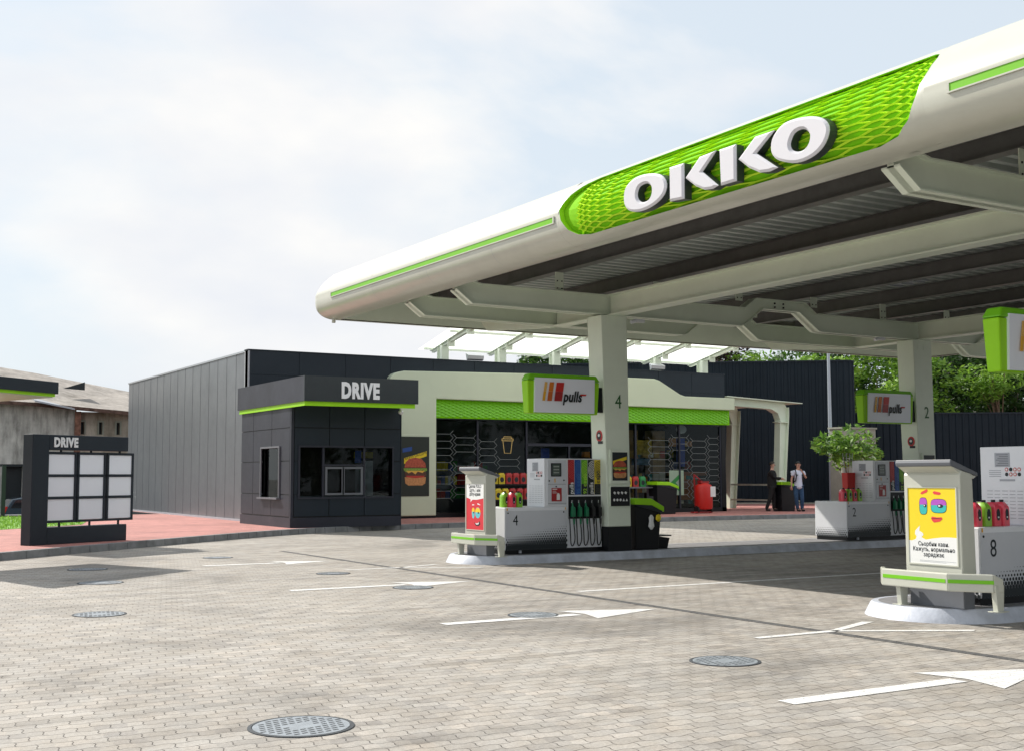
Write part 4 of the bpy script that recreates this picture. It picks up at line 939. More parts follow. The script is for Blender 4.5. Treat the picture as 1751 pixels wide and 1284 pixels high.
specs = {0: [('p', .12, 'pink canister on dispenser 4, nearer its corner'), ('g', .26, 'green canister on dispenser 4, beside the tall housing'), ('g', .04, 'green canister half hidden behind the pink one on dispenser 4')],
         1: [('p', -.02, 'pink canister at the left end of the row on dispenser 2'), ('g', .13, 'green canister second in the row on dispenser 2'), ('p', .28, 'dark pink canister third in the row on dispenser 2'), ('g', .43, 'green canister closest to the housing on dispenser 2')],
         2: [('p', -.01, 'pink canister leftmost on top of dispenser 8'), ('g', .15, 'green canister standing among pink ones on dispenser 8'), ('p', .31, 'pink canister just right of the green one on dispenser 8'), ('p', .45, 'pink canister rightmost in the row on dispenser 8')]}
for i, (bx, by) in enumerate(((11.20, 19.1), (19.70, 19.12), (11.22, 8.98))):
    for kd, off, lb in specs[i]:
        put_can(kd, bx+off, by+(.12 if off == .04 else 0), .986, lb, random.uniform(-.15, .15), 1.0)
# red squeegee bucket and its sticks on dispenser 2
t = thing('squeegee_bucket', 'red bucket with window squeegee sticks beside dispenser 2', 'bucket', (on_y(1451, 820, 19.5).x, 19.5, .986))
m = MB(); m.hexa([(-.10, -.08, 0), (.10, -.08, 0), (.10, .08, 0), (-.10, .08, 0)], [(-.125, -.09, .62), (.125, -.09, .62), (.125, .09, .62), (-.125, .09, .62)]); build('bucket', m, red, t, local=True, bevel=.015)
m = MB()
for a, b in ((-.08, -.14), (-.02, -.03), (.05, .08), (.09, .16)): m.tube([(a, 0, .4), (b, 0.02, 1.05)], .008, n=6)
build('squeegee_sticks', m, greyl, t, local=True)

# ------------------------------------------------------------------ shop building
SY = 37.3; SX0, SX1 = 12.42, 32.0
shop = thing('shop_building', 'long dark grey flat roofed shop with cream portal, green band and wide windows', 'shop', (22, 45, 0))
m = MB(); m.box(SX0+.05, SX0+.10, SY+.35, 53.2, .12, 5.50); w_ = build('side_wall', m, grey_wall, shop)
m = MB()
for i in range(1, 16): m.box(SX0+.044, SX0+.052, SY+.35+i*.99, SY+.352+i*.99+.006, .2, 5.5)
build('panel_joints', m, greyp, w_)
m = MB(); m.box(SX0+.02, SX0+.12, SY+.35, 53.25, 5.50, 5.56); build('wall_coping', m, alu, w_)
m = MB(); m.box(SX0-.0, SX0+.12, SY+.35, 53.2, .10, .20); build('wall_base', m, greyl, w_)
m = MB(); m.box(SX1-.15, SX1-.02, SY+.3, 52, .12, 5.2); m.box(SX0+.15, SX1-.2, 52.9, 53.1, .12, 5.2); build('rear_walls', m, dark, shop)
m = MB(); m.box(SX0+.12, SX1-.16, SY+.36, 52.9, 4.7, 4.9); build('roof', m, greyp, shop)
m = MB(); m.box(SX0+.12, SX1-.2, SY+.40, 52.8, 3.75, 3.8); build('ceiling', m, greyp, shop)
# parapet of dark panels with joints
pan = MB(); xs_ = [SX0]+[14.13+1.62*i for i in range(11)]+[SX1]
xs_ = sorted(x for x in xs_ if x <= SX1); 
for a, b in zip(xs_, xs_[1:]):
    pan.box(a+.008, b-.008, SY, SY+.30, 4.78, 5.53); pan.box(a+.008, b-.008, SY, SY+.30, 3.9, 4.765)
build('parapet', pan, dark, shop)
m = MB(); m.box(SX0-.02, SX1+.02, SY-.02, SY+.33, 5.53, 5.57); m.box(SX0, SX1, SY+.02, SY+.28, 3.9, 5.53); build('parapet_coping', m, dark, shop)
m = MB(); m.box(SX0-.0, SX0+.05, SY-.01, SY+.35, .13, 5.54); build('corner_trim', m, greyl, shop)
m = MB(); m.box(SX0+.05, 17.3, SY+.05, SY+.3, .13, 3.9); build('front_wall', m, dark, shop)
# cream portal
m = MB(); out_ = [(17.22, .22), (17.22, 4.72), (17.26, 4.86), (17.36, 4.96), (17.52, 5.03), (17.75, 5.08), (23, 5.20), (28.3, 5.22), (28.55, 5.16), (29.55, 4.66), (29.8, 4.60), (32.28, 4.60), (32.28, 4.12), (18.98, 4.18), (18.98, .22)]
m.prism(out_, 'y', SY-.28, SY+.04); build('portal_frame', m, mat('portal_cream', (.58, .64, .48), .4, var=.03, vscale=1), shop, bevel=.03)
m = MB(); m.box(17.0, 18.98, SY-.24, SY+.1, .12, .22); m.box(18.98, 32.0, SY-.02, SY+.2, .12, .30); build('base_plinth', m, black, shop)
# green honeycomb band
m = MB(); m.box(18.98, 32.12, SY-.12, SY+.12, 3.54, 4.179); bnd = build('green_band', m, greend, shop)
q = MB(); cw_, ch_ = .29, .105
yy = SY-.121
j = 0; z = 3.56
while z < 4.16:
    x = 19.0+(cw_/2 if j % 2 else 0)
    while x < 32.0:
        x0_, x1_ = x, min(x+cw_*.96, 32.1); xc = (x0_+x1_)/2; zc = z+ch_/2
        zt_ = min(z+ch_, 4.17)
        q.add([(x0_, yy, zc), (xc, yy, z+.004), (x1_, yy, zc), (xc, yy, zt_-.004), (xc, yy-.035, z+.02)], [(0, 1, 4), (1, 2, 4), (2, 3, 4), (3, 0, 4)])
        x += cw_
    z += ch_/2; j += 1
build('honeycomb_relief', q, green, bnd)
# glazing
gl = [18.98, 20.75, 22.76, 25.6, 27.6, 29.7, 31.75]
for a, b in zip(gl, gl[1:]):
    m = MB(); m.box(a+.03, b-.03, SY+.05, SY+.062, .30, 3.54); wd = build('window', m, glass, shop)
m = MB()
for x in gl: m.box(x-.03, x+.03, SY, SY+.12, .30, 3.54)
m.box(22.76, 25.6, SY, SY+.12, 2.62, 2.72); m.box(24.55, 24.6, SY, SY+.12, .3, 2.62); m.box(18.98, 32.0, SY, SY+.12, 3.50, 3.545)
build('window_mullions', m, dark2, shop)
m = MB(); m.box(31.78, 31.99, SY-.02, SY+.3, .13, 3.54); build('end_post', m, black, shop)
# hexagon line decals
q = MB(); ln = .0065; yy = SY+.045
def dl(a, b):
    (x0, z0), (x1, z1) = a, b; d = Vector((x1-x0, z1-z0)); n = Vector((-d.y, d.x)).normalized()*ln
    q.add([(x0-n.x, yy, z0-n.y), (x1-n.x, yy, z1-n.y), (x1+n.x, yy, z1+n.y), (x0+n.x, yy, z0+n.y)], [(0, 1, 2, 3)])
def hexcol(x0, x1, zs, h=.245, k_=.13):
    for z in zs: dl((x0+k_, z), (x1-k_, z)); dl((x1-k_, z), (x1, z-h/2)); dl((x1-k_, z), (x1, z+h/2)); dl((x0+k_, z), (x0, z-h/2)); dl((x0+k_, z), (x0, z+h/2))
H6 = .245
hexcol(18.9, 19.8, [3.0-H6*i for i in range(10)]); hexcol(19.8, 20.72, [2.88-H6*i for i in range(9) if i not in (3,)]); hexcol(20.78, 21.55, [2.76-H6*i for i in (0, 1, 2, 3, 5, 6, 8)]); hexcol(21.55, 22.5, [2.14, 1.9, 1.4, 1.15]); hexcol(22.5, 22.74, [1.3, 1.05])
hexcol(28.2, 29.3, [2.9-H6*i for i in range(9)]); hexcol(29.3, 30.2, [3.02-H6*i for i in range(10) if i not in (3, 6)]); hexcol(30.25, 31.1, [2.9-H6*i for i in range(10)]); hexcol(31.1, 31.74, [3.02-H6*i for i in range(11)])
build('window_decals', q, wallline, shop)
# poster on the portal
m = MB(); m.box(17.50, 18.70, SY-.292, SY-.282, .88, 2.88); ps = build('burger_poster', m, mat('poster_black', (.012, .018, .013), .4), shop)
q = MB(); burger(q, 17.74, 18.62, 1.22, 2.42, SY-.296); build('print', q, BURG, ps)
text('tape_text', 'БЕРИ ОБІДНЄ', .125, (0, 0, 0), (0, 0, 0), ink, ps, local=True, ext=.0005).data.transform(Matrix.Translation(Vector((17.80, SY-.30, 2.10))-Vector((22, 45, 0))) @ Matrix.Rotation(R(90), 4, 'X') @ Matrix.Rotation(R(15), 4, 'Z'))
m = MB(); m.prism([(17.7, 2.48), (18.05, 2.54), (18.05, 2.40), (17.7, 2.34)], 'y', SY-.297, SY-.292); build('blue_flash', m, blue, ps)
m = MB(); m.box(17.7, 18.74, SY-.288, SY-.281, 2.94, 2.95); build('poster_rail', m, steelw, shop)
# neon coffee cup
q = MB(); yy2 = SY+.09
def tb(pts): q.tube([(a, yy2, b) for a, b in pts], .009, n=6)
tb([(21.82, 2.78), (21.88, 2.36), (22.14, 2.36), (22.20, 2.78)]); tb([(21.78, 2.80), (22.24, 2.80)]); tb([(21.78, 2.87), (22.24, 2.87)]); tb([(21.78, 2.80), (21.78, 2.87)]); tb([(22.24, 2.80), (22.24, 2.87)]); tb([(21.84, 2.88), (21.86, 2.94), (22.16, 2.94), (22.18, 2.88)])
build('coffee_cup_light', q, cupm, shop)
# interior
m = MB(); m.box(SX0+.3, SX1-.3, SY+.4, 52, .12, .16); build('interior_floor', m, greyl, shop)
m = MB(); m.box(18.2, SX1-.3, SY+5.0, SY+5.1, .16, 3.7); build('interior_partition', m, greyp, shop)
m = MB(); m.box(27.7, 28.3, SY+.8, SY+1.6, .16, 3.3); m.box(29.0, 29.6, SY+.8, SY+1.3, 1.4, 3.3); build('interior_cupboard', m, mat('wood_warm', (.45, .26, .10), .5, var=.3, vscale=3), shop)
m = MB(); m.box(29.9, 31.6, SY+.7, SY+1.1, .6, 1.4); m.box(29.9, 31.6, SY+.7, SY+1.1, 1.55, 1.7); build('interior_bench', m, mat('bench_orange', (.40, .12, .03), .6), shop)
m = MB(); m.box(23.55, 23.9, SY+.3, SY+.33, 1.5, 2.55); m.box(29.75, 30.15, SY+.25, SY+.28, 1.9, 3.0); build('blue_banner', m, mat('banner_blue', (.02, .07, .45), .4), shop)
m = MB(); m.prism(ellipse(30.0, 3.35, .25, .17, 16), 'y', SY+.25, SY+.29); build('white_plaque', m, paper, shop)
m = MB(); m.box(27.65, 28.5, SY+.2, SY+.23, 2.35, 2.9); build('yellow_advert', m, mat('advert_yellow', (.55, .36, .03), .5, var=.6, vscale=5), shop)
m = MB(); m.box(27.55, 28.4, SY+.2, SY+.23, 1.95, 2.2); build('blue_advert', m, mat('advert_blue', (.05, .12, .2), .5, var=.6, vscale=9), shop)
q = MB(); 
for j in range(3): q.box(19.4, 22.4, SY+2.2, SY+2.6, .7+j*.5, .74+j*.5)
q.box(23.2, 25.2, SY+2.6, SY+3.0, .5, 1.6); build('interior_shelves', q, mat('shelf_mid', (.10, .10, .10), .5), shop)
q = MB(); mi_ = 0
for j in range(3):
    x = 19.45
    while x < 22.35:
        w_ = random.uniform(.08, .2); q.box(x, x+w_, SY+2.25, SY+2.5, .74+j*.5, .74+j*.5+random.uniform(.15, .38), random.randrange(5)); x += w_+.02
for i in range(14): x = random.uniform(28.4, 31.6); z_ = random.uniform(.3, 2.4); q.box(x, x+.18, SY+1.8, SY+2.0, z_, z_+.3, random.randrange(5))
build('stocked_goods', q, [red, yellow, mat('goods_green', (.03, .25, .04), .5), paper, blue], shop)['kind'] = 'stuff'
m = MB(); m.prism([(29.2, .8), (29.9, .8), (29.9, 1.75), (29.2, 1.75)], 'y', SY+.035, SY+.042); pa = build('arrow_panel', m, mat('arrow_pale', (.30, .40, .30), .5), shop)
m = MB(); m.prism([(29.25, 1.28), (29.75, 1.65), (29.75, 1.48), (29.5, 1.28), (29.75, 1.05), (29.75, .88)], 'y', SY+.03, SY+.035); build('arrow_mark', m, mat('arrow_green', (.02, .22, .04), .5), pa)

q = MB()
for (x0, x1) in ((25.75, 27.4), (27.8, 29.6), (29.9, 31.0)):
    for j in range(6):
        z = .45+j*.45; x = x0
        if random.random() < .15: continue
        while x < x1:
            w_ = random.uniform(.10, .32); q.box(x, x+w_, SY+.75, SY+.95, z, z+random.uniform(.15, .36), random.randrange(6)); x += w_+random.uniform(.01, .12)
o = build('shelf_goods', q, [mat('pack_ochre', (.75, .45, .10), .5), mat('pack_cream', (.8, .75, .6), .5), mat('pack_red', (.6, .08, .04), .5), mat('pack_teal', (.05, .3, .3), .5), mat('pack_orange', (.75, .28, .05), .5), mat('pack_dark', (.05, .05, .06), .5)], shop); o['kind'] = 'stuff'

# ------------------------------------------------------------------ drive-through pavilion
pav = thing('drive_through_booth', 'dark panelled drive-through booth with DRIVE on its overhanging fascia', 'booth', (13.5, 33, .14))
PX0, PX1, PY0, PY1 = 11.95, 15.25, 32.05, 36.3
m = MB(); m.box(PX0, PX1, PY0, PY1, .14, 3.75)
# walls with holes are panels in front of a dark core: build walls from strips
m = MB(); core = .25
def wall_rects_y(mb, x0, x1, z0, z1, holes, y0, y1):
    xs2 = sorted({x0, x1, *[h for q_ in holes for h in q_[:2]]}); zs2 = sorted({z0, z1, *[h for q_ in holes for h in q_[2:]]})
    for a, b in zip(xs2, xs2[1:]):
        for c, d_ in zip(zs2, zs2[1:]):
            if any(h[0] <= a and b <= h[1] and h[2] <= c and d_ <= h[3] for h in holes): continue
            mb.box(a, b, y0, y1, c, d_)
def wall_rects_x(mb, y0, y1, z0, z1, holes, x0, x1):
    ys2 = sorted({y0, y1, *[h for q_ in holes for h in q_[:2]]}); zs2 = sorted({z0, z1, *[h for q_ in holes for h in q_[2:]]})
    for a, b in zip(ys2, ys2[1:]):
        for c, d_ in zip(zs2, zs2[1:]):
            if any(h[0] <= a and b <= h[1] and h[2] <= c and d_ <= h[3] for h in holes): continue
            mb.box(x0, x1, a, b, c, d_)
# cassettes (front): columns and rows
def cass_y(mb, xs2, zs2, holes, y0, y1, gap=.012):
    for a, b in zip(xs2, xs2[1:]):
        for c, d_ in zip(zs2, zs2[1:]):
            hs = [(max(a+gap, h[0]), min(b-gap, h[1]), max(c+gap, h[2]), min(d_-gap, h[3])) for h in holes]; hs = [h for h in hs if h[0] < h[1] and h[2] < h[3]]
            wall_rects_y(mb, a+gap, b-gap, c+gap, d_-gap, hs, y0, y1)
def cass_x(mb, ys2, zs2, holes, x0, x1, gap=.012):
    for a, b in zip(ys2, ys2[1:]):
        for c, d_ in zip(zs2, zs2[1:]):
            hs = [(max(a+gap, h[0]), min(b-gap, h[1]), max(c+gap, h[2]), min(d_-gap, h[3])) for h in holes]; hs = [h for h in hs if h[0] < h[1] and h[2] < h[3]]
            wall_rects_x(mb, a+gap, b-gap, c+gap, d_-gap, hs, x0, x1)
hF = [(12.18, 14.98, .98, 2.36)]; hS = [(32.92, 34.42, .96, 2.36)]
mb = MB(); cass_y(mb, [PX0+.06, 13.05, 14.12, PX1], [.44, 1.05, 1.98, 2.9, 3.60], hF, PY0-.03, PY0); build('front_cassettes', mb, dark, pav)
mb = MB(); wall_rects_y(mb, PX0+.05, PX1, .14, 3.7, hF, PY0, PY0+.14); build('front_core', mb, black, pav)
mb = MB(); cass_x(mb, [PY0+.06, 33.6, 35.2, PY1], [.44, 1.05, 1.98, 2.9, 3.60], hS, PX0-.03, PX0); build('side_cassettes', mb, dark2, pav)
mb = MB(); wall_rects_x(mb, PY0+.05, PY1, .14, 3.7, hS, PX0, PX0+.14); build('side_core', mb, black, pav)
mb = MB(); mb.box(PX0-.03, PX0+.05, PY0-.03, PY0+.05, .14, 3.6); mb.box(PX0-.045, PX1+.0, PY0-.045, PY0-.031, .14, .42); mb.box(PX0-.045, PX0-.031, PY0-.031, PY1, .14, .42); build('corner_trim', mb, dark2, pav)
mb = MB(); mb.box(PX1, PX1+.03, PY0-.03, 37.0, .14, 3.6); build('end_wall', mb, dark, pav)
mb = MB(); mb.box(PX0+.14, PX1, PY0+.14, PY1, 3.5, 3.6); build('roof', mb, greyp, pav)
# front window with frame, sliding hatch
mb = MB(); a, b, c, d_ = hF[0]; mb.box(a-.05, b+.05, PY0-.06, PY0+.05, c-.05, c); mb.box(a-.05, b+.05, PY0-.06, PY0+.05, d_, d_+.05); mb.box(a-.05, a, PY0-.06, PY0+.05, c, d_); mb.box(b, b+.05, PY0-.06, PY0+.05, c, d_); mb.box(12.86, 12.92, PY0, PY0+.06, c, d_); mb.box(14.10, 14.16, PY0, PY0+.06, c, d_); mb.box(12.92, 14.10, PY0, PY0+.06, 1.84, 1.89)
wf = build('window_frame', mb, dark2, pav)
mb = MB(); mb.box(a, b, PY0+.07, PY0+.08, c, d_); build('pane', mb, glass, wf)
mb = MB(); 
for (x0, x1) in ((12.94, 13.50), (13.46, 14.08)): 
    mb.box(x0, x0+.06, PY0-.02, PY0+.02, 1.03, 1.82); mb.box(x1-.06, x1, PY0-.02, PY0+.02, 1.03, 1.82); mb.box(x0+.06, x1-.06, PY0-.02, PY0+.02, 1.03, 1.09); mb.box(x0+.06, x1-.06, PY0-.02, PY0+.02, 1.76, 1.82)
build('serving_hatch', mb, greyp, wf)
mb = MB(); mb.box(12.25, 14.95, PY0+.35, PY0+1.0, .95, 1.0); build('counter', mb, greyl, pav)
mb = MB(); mb.box(14.25, 14.62, PY0+.5, PY0+.9, 1.0, 2.0); build('coffee_machine', mb, greyl, pav)
mb = MB(); mb.box(13.88, 14.08, PY0+.1, PY0+.11, 1.93, 2.28); build('blue_leaflet', mb, mat('leaflet_blue', (.03, .07, .30), .5), pav)
mb = MB(); mb.box(14.2, 14.8, PY0+.9, PY0+.92, 2.08, 2.26); build('yellow_leaflet', mb, yellow, pav)
mb = MB(); mb.box(PX0+.2, PX1, PY0+3.0, PY0+3.05, .2, 3.5); build('inner_wall', mb, mat('inner_dark', (.06, .05, .04), .6, var=.6, vscale=2), pav)
mb = MB(); a, b, c, d_ = hS[0]; mb.box(PX0-.07, PX0+.04, a-.05, b+.05, d_, d_+.05); mb.box(PX0-.07, PX0+.04, a-.05, a, c, d_); mb.box(PX0-.07, PX0+.04, b, b+.05, c, d_); mb.box(PX0-.15, PX0+.04, a-.08, b+.08, c-.05, c)
sf = build('side_window_frame', mb, greyp, pav)
mb = MB(); mb.box(PX0+.06, PX0+.07, a, b, c, d_); build('pane', mb, glass, sf)
# fascia
FZ0, FZ1 = 3.57, 4.25; FY0 = 30.85; FX1 = 15.24; FX0 = 11.84
mb = MB(); mb.box(FX0+.0, FX1, FY0, FY0+.05, FZ0, FZ1); fs_ = build('front_fascia', mb, mat('fascia_dark', (.022, .030, .036), .4, var=.1), pav)
mb = MB(); mb.box(FX0+.0, FX0+.05, FY0+.05, 36.5, FZ0, FZ1); build('side_fascia', mb, dark2, pav)
mb = MB(); mb.box(FX0+.05, FX1, FY0+.05, 36.5, FZ0+.02, FZ0+.06); mb.box(FX0+.05, FX1, FY0+.05, 36.5, FZ1-.1, FZ1-.06); mb.box(FX1-.03, FX1+.0, FY0+.05, 36.5, FZ0+.06, FZ1-.1); build('overhang', mb, dark, pav)
mb = MB(); mb.box(FX0+.03, FX1-.08, FY0+.05, FY0+.09, FZ0-.12, FZ0); mb.box(FX0+.03, FX0+.065, FY0+.09, 36.4, FZ0-.12, FZ0); mb.box(FX0+.065, FX1-.08, FY0+.09, 32.0, FZ0-.05, FZ0-.03); build('green_trim', mb, greenl, pav)
for x in (12.9, 14.2):
    mb = MB(); mb.cyl((x, 31.6, FZ0-.07), (x, 31.6, FZ0-.05), .08); build('downlight', mb, white, pav)
text('drive_lettering', 'DRIVE', .58, (12.90, FY0-.004, 3.69), FACE_Y, mat('drive_white', (.78, .80, .82), .5), pav, ext=.02, off=.030, sx=.66, sp=1.12)
mb = MB(); mb.cyl((15.1, 31.7, 3.42), (15.1, 31.7, 3.5), .03); mb.lathe([(.001, -.09), (.06, -.06), (.075, 0), (.05, .03)], (15.1, 31.7, 3.40), 12); build('security_camera', mb, white, pav, smooth=True)

# ------------------------------------------------------------------ menu board
b0 = Vector((4.35, 26.78, .142)); ang = math.atan2(.49, .87)
board = thing('menu_board', 'dark drive-through menu board with nine blank white panels and DRIVE heading', 'menu board', tuple(b0), ang)
L = dict(parent=board, local=True)
mb = MB(); mb.box(0, .42, 0, .30, 0, 2.30); mb.box(.42, 2.57, 0, .30, 0, .36); mb.box(.42, 2.57, 0, .30, 1.98, 2.30); build('frame', mb, dark, bevel=.012, **L)
text('drive_lettering', 'DRIVE', .265, (.53, -.004, 2.055), FACE_Y, mat('board_white', (.72, .74, .76), .5), board, ext=.008, off=.014, sx=.80, sp=1.12, local=True)
for ci, (x0, x1) in enumerate(((.42, 1.20), (1.23, 2.00), (2.04, 2.80))):
    mb = MB(); zs3 = [.47, .97, 1.44, 1.92]
    for z in zs3: mb.box(x0, x1, .06, .16, z-.025, z+.025)
    for x in (x0, x1-.05): mb.box(x, x+.05, .06, .16, .495, 1.895)
    mb.box(x0+.05, x1-.05, .11, .16, .50, 1.9)
    fr = build('panel_frame', mb, dark, bevel=.004, **L)
    for z0, z1 in zip(zs3, zs3[1:]):
        q = MB(); q.box(x0+.052, x1-.052, .085, .11, z0+.03, z1-.03); s_ = build('menu_panel', q, screen, fr, local=True)
    q = MB(); q.cyl(((x0+x1)/2, .11, .36), ((x0+x1)/2, .11, .47), .025); q.cyl(((x0+x1)/2, .11, 1.94), ((x0+x1)/2, .11, 1.99), .025); build('pivot', q, black, fr, local=True)

# ------------------------------------------------------------------ drive-through canopy at left
dc = thing('order_canopy', 'small dark flat canopy with green edge reaching in from the left', 'canopy', (1.5, 23.5, 0))
P4 = [(4.32, 23.95), (3.35, 26.3), (0.9, 25.0), (1.7, 21.75)]
mb = MB(); mb.prism(P4, 'z', 3.10, 3.32); build('roof_slab', mb, dark, dc, bevel=.01)
c_ = Vector((2.6, 24.2)); P5 = [tuple(c_+(Vector(q_)-c_)*.965) for q_ in P4]
mb = MB(); mb.prism(P5, 'z', 3.045, 3.10); build('green_edge', mb, greenl, dc)
P6 = [tuple(c_+(Vector(q_)-c_)*.94) for q_ in P4]
mb = MB(); mb.prism(P6, 'z', 3.03, 3.046); build('soffit', mb, cream, dc)
mb = MB(); mb.box(1.5, 1.75, 23.2, 23.45, .1, 3.03); build('post', mb, dark, dc)

# ------------------------------------------------------------------ translucent roof over the shop
rt = thing('pergola_roof', 'pale steel roof frame with white translucent sheets rising behind the canopy', 'glass roof', (26, 37, 0))
RX = [19.85+2.36*i for i in range(6)]
def rz_(y): return 5.98+(39.0-y)*.21
for x in RX:
    m = MB(); ya, yb = 39.0, 30.5
    m.hexa([(x-.06, ya+.0, rz_(ya)-.02), (x+.06, ya, rz_(ya)-.02), (x+.06, yb, rz_(yb)-.28), (x-.06, yb, rz_(yb)-.28)][::-1], [(x-.06, ya, rz_(ya)+.03), (x+.06, ya, rz_(ya)+.03), (x+.06, yb, rz_(yb)), (x-.06, yb, rz_(yb))][::-1])
    m.hexa([(x-.14, ya, rz_(ya)+.03), (x+.14, ya, rz_(ya)+.03), (x+.14, yb, rz_(yb)), (x-.14, yb, rz_(yb))][::-1], [(x-.14, ya, rz_(ya)+.05), (x+.14, ya, rz_(ya)+.05), (x+.14, yb, rz_(yb)+.02), (x-.14, yb, rz_(yb)+.02)][::-1])
    for yy in (37.6, 36.2, 34.8): m.box(x-.14, x+.14, yy-.01, yy+.01, rz_(yy)-.22, rz_(yy)+.03)
    m.box(x-.14, x+.14, 38.05, 38.20, 4.9, rz_(38.1)-.02); m.box(x-.05, x+.05, 38.20, 38.40, 4.9, rz_(38.1)-.05); m.box(x-.14, x+.14, 38.40, 38.42, 4.9, rz_(38.4)-.02)
    build('rafter', m, steelw, rt)
m = MB()
for yy in (38.9, 36.9, 34.6, 32.3): m.box(RX[0]-.4, RX[-1]+.3, yy-.05, yy+.05, rz_(yy)+.055, rz_(yy)+.13)
build('purlins', m, steelw, rt)
m = MB(); m.add([(RX[0]-.5, 39.2, rz_(39.2)+.14), (RX[-1]+.3, 39.2, rz_(39.2)+.14), (RX[-1]+.3, 30.5, rz_(30.5)+.14), (RX[0]-.5, 30.5, rz_(30.5)+.14)], [(0, 1, 2, 3)]); build('translucent_sheet', m, translucent, rt)
# floodlights on the parapet
for i, (x, lb) in enumerate(((20.7, 'white floodlight on the shop parapet near the portal corner'), (28.75, 'white floodlight on the shop parapet just right of column 4'))):
    t = thing('floodlight', lb, 'floodlight', (x, 37.45, 5.57), group='floodlights on the shop parapet')
    m = MB(); m.hexa([(-.32, -.10, .06), (.32, -.10, .06), (.32, .0, .02), (-.32, .0, .02)], [(-.32, -.12, .20), (.32, -.12, .20), (.32, .08, .28), (-.32, .08, .28)]); build('lamp_head', m, alu, t, local=True, bevel=.01)
    m = MB(); m.cyl((0, 0, 0), (0, 0, .1), .03); build('bracket', m, white, t, local=True)

# ------------------------------------------------------------------ side frames right of the shop
sh = thing('side_shelter', 'pale green steel shelter frames standing against the right end of the shop', 'shelter', (35, 39, .14))
for yc in (37.6, 40.6, 43.6):
    m = MB(); x = 35.0
    poly = [(34.88, .145), (35.22, .145), (35.55, 4.0), (35.55, 4.35), (35.45, 4.52), (32.0, 4.66), (32.0, 4.36), (34.6, 4.25), (34.95, 4.10), (35.08, 3.8)]
    m.prism(poly, 'y', yc-.03, yc+.03)
    edges_ = [((34.88, .145), (35.08, 3.8)), ((35.08, 3.8), (34.95, 4.10)), ((34.95, 4.10), (34.6, 4.25)), ((34.6, 4.25), (32.0, 4.36)), ((35.22, .145), (35.55, 4.0)), ((35.55, 4.0), (35.55, 4.35))]
    for (a, za), (b, zb) in edges_:
        m.hexa([(a-.012, yc-.17, za), (b-.012, yc-.17, zb), (b-.012, yc+.17, zb), (a-.012, yc+.17, za)], [(a+.012, yc-.17, za), (b+.012, yc-.17, zb), (b+.012, yc+.17, zb), (a+.012, yc+.17, za)])
    m.box(34.95, 35.5, yc-.17, yc+.17, 3.72, 3.75)
    build('frame', m, steelw, sh)
m = MB(); m.hexa([(32.05, 37.2, 4.67), (36.1, 37.2, 4.50), (36.1, 45, 4.50), (32.05, 45, 4.67)], [(32.05, 37.2, 4.70), (36.1, 37.2, 4.53), (36.1, 45, 4.53), (32.05, 45, 4.70)]); build('roof_sheet', m, steelw, sh)
m = MB()
for z in (1.16, .52): m.box(34.98, 35.04, 36.3, 45, z-.035, z+.035)
build('guard_rails', m, cream, sh)

# ------------------------------------------------------------------ corrugated walls behind
def corrugated(name, pts, h, label, m_):
    t = thing(name, label, 'wall', (pts[0][0], pts[0][1], 0)); mb = MB(); P = [Vector(p_) for p_ in pts]
    top = []; 
    for i in range(len(P)-1):
        a, b = P[i], P[i+1]; Ls = (b-a).length; d_ = (b-a).normalized(); n_ = Vector((d_.y, -d_.x)); cnt = max(1, int(Ls/.34)); st = Ls/cnt
        for k_ in range(cnt):
            o0 = a+d_*(k_*st)
            seq = [(0, 0), (.55, 0), (.66, .045), (.89, .045), (1.0, 0)]
            for (s0, e0), (s1, e1) in zip(seq, seq[1:]):
                q0 = o0+d_*(s0*st)+n_*e0; q1 = o0+d_*(s1*st)+n_*e1
                mb.add([(q0.x, q0.y, -.02), (q1.x, q1.y, -.02), (q1.x, q1.y, h), (q0.x, q0.y, h)], [(0, 1, 2, 3)])
    build('cladding', mb, m_, t)
    mb = MB()
    for i in range(len(P)-1):
        a, b = P[i], P[i+1]; d_ = (b-a).normalized(); n_ = Vector((d_.y, -d_.x))
        w0, w1 = a+n_*.06, b+n_*.06; v0, v1 = a-n_*.20, b-n_*.20
        mb.hexa([(*w0, h), (*w1, h), (*v1, h), (*v0, h)], [(*w0, h+.07), (*w1, h+.07), (*v1, h+.07), (*v0, h+.07)])
    build('capping', mb, dark, t); return t
corm = mat('corrugated_steel', (0.010, 0.018, 0.026), 0.55, var=.15, vscale=.5, spec=0.2)
A = Vector((45.3, 43.6)); dl_ = Vector((-.80, .60)).normalized(); B_ = A+dl_*34
arc = [(A.x+.75*math.sin(R(a))+.0, A.y-.0+.9*(1-math.cos(R(a)))-.35*math.sin(R(a))) for a in (0, 20, 40, 60, 80)]
corrugated('tall_metal_wall', [tuple(B_)]+arc+[(A.x+1.0, A.y+4.5)], 7.2, 'tall dark corrugated metal wall with rounded end behind the shop', corm)
C0 = Vector((46.3, 46.5)); corrugated('low_metal_wall', [tuple(C0), tuple(C0+Vector((.845, -.535))*42)], 4.72, 'lower dark corrugated metal wall below the trees at right', corm)
m = MB(); P = [B_+Vector((0, -.0)), A+Vector((-.1, -.5)), A+Vector((1.0, -.9)), C0+Vector((1.5, -2.6)), C0+Vector((.845, -.535))*42+Vector((-.3, -.9))]
mb = strip([tuple(q_) for q_ in P], 0, .5, -.02, .20); structure('wall_kerb', mb, mat('pale_kerb', (.42, .40, .33), .8, var=.15))
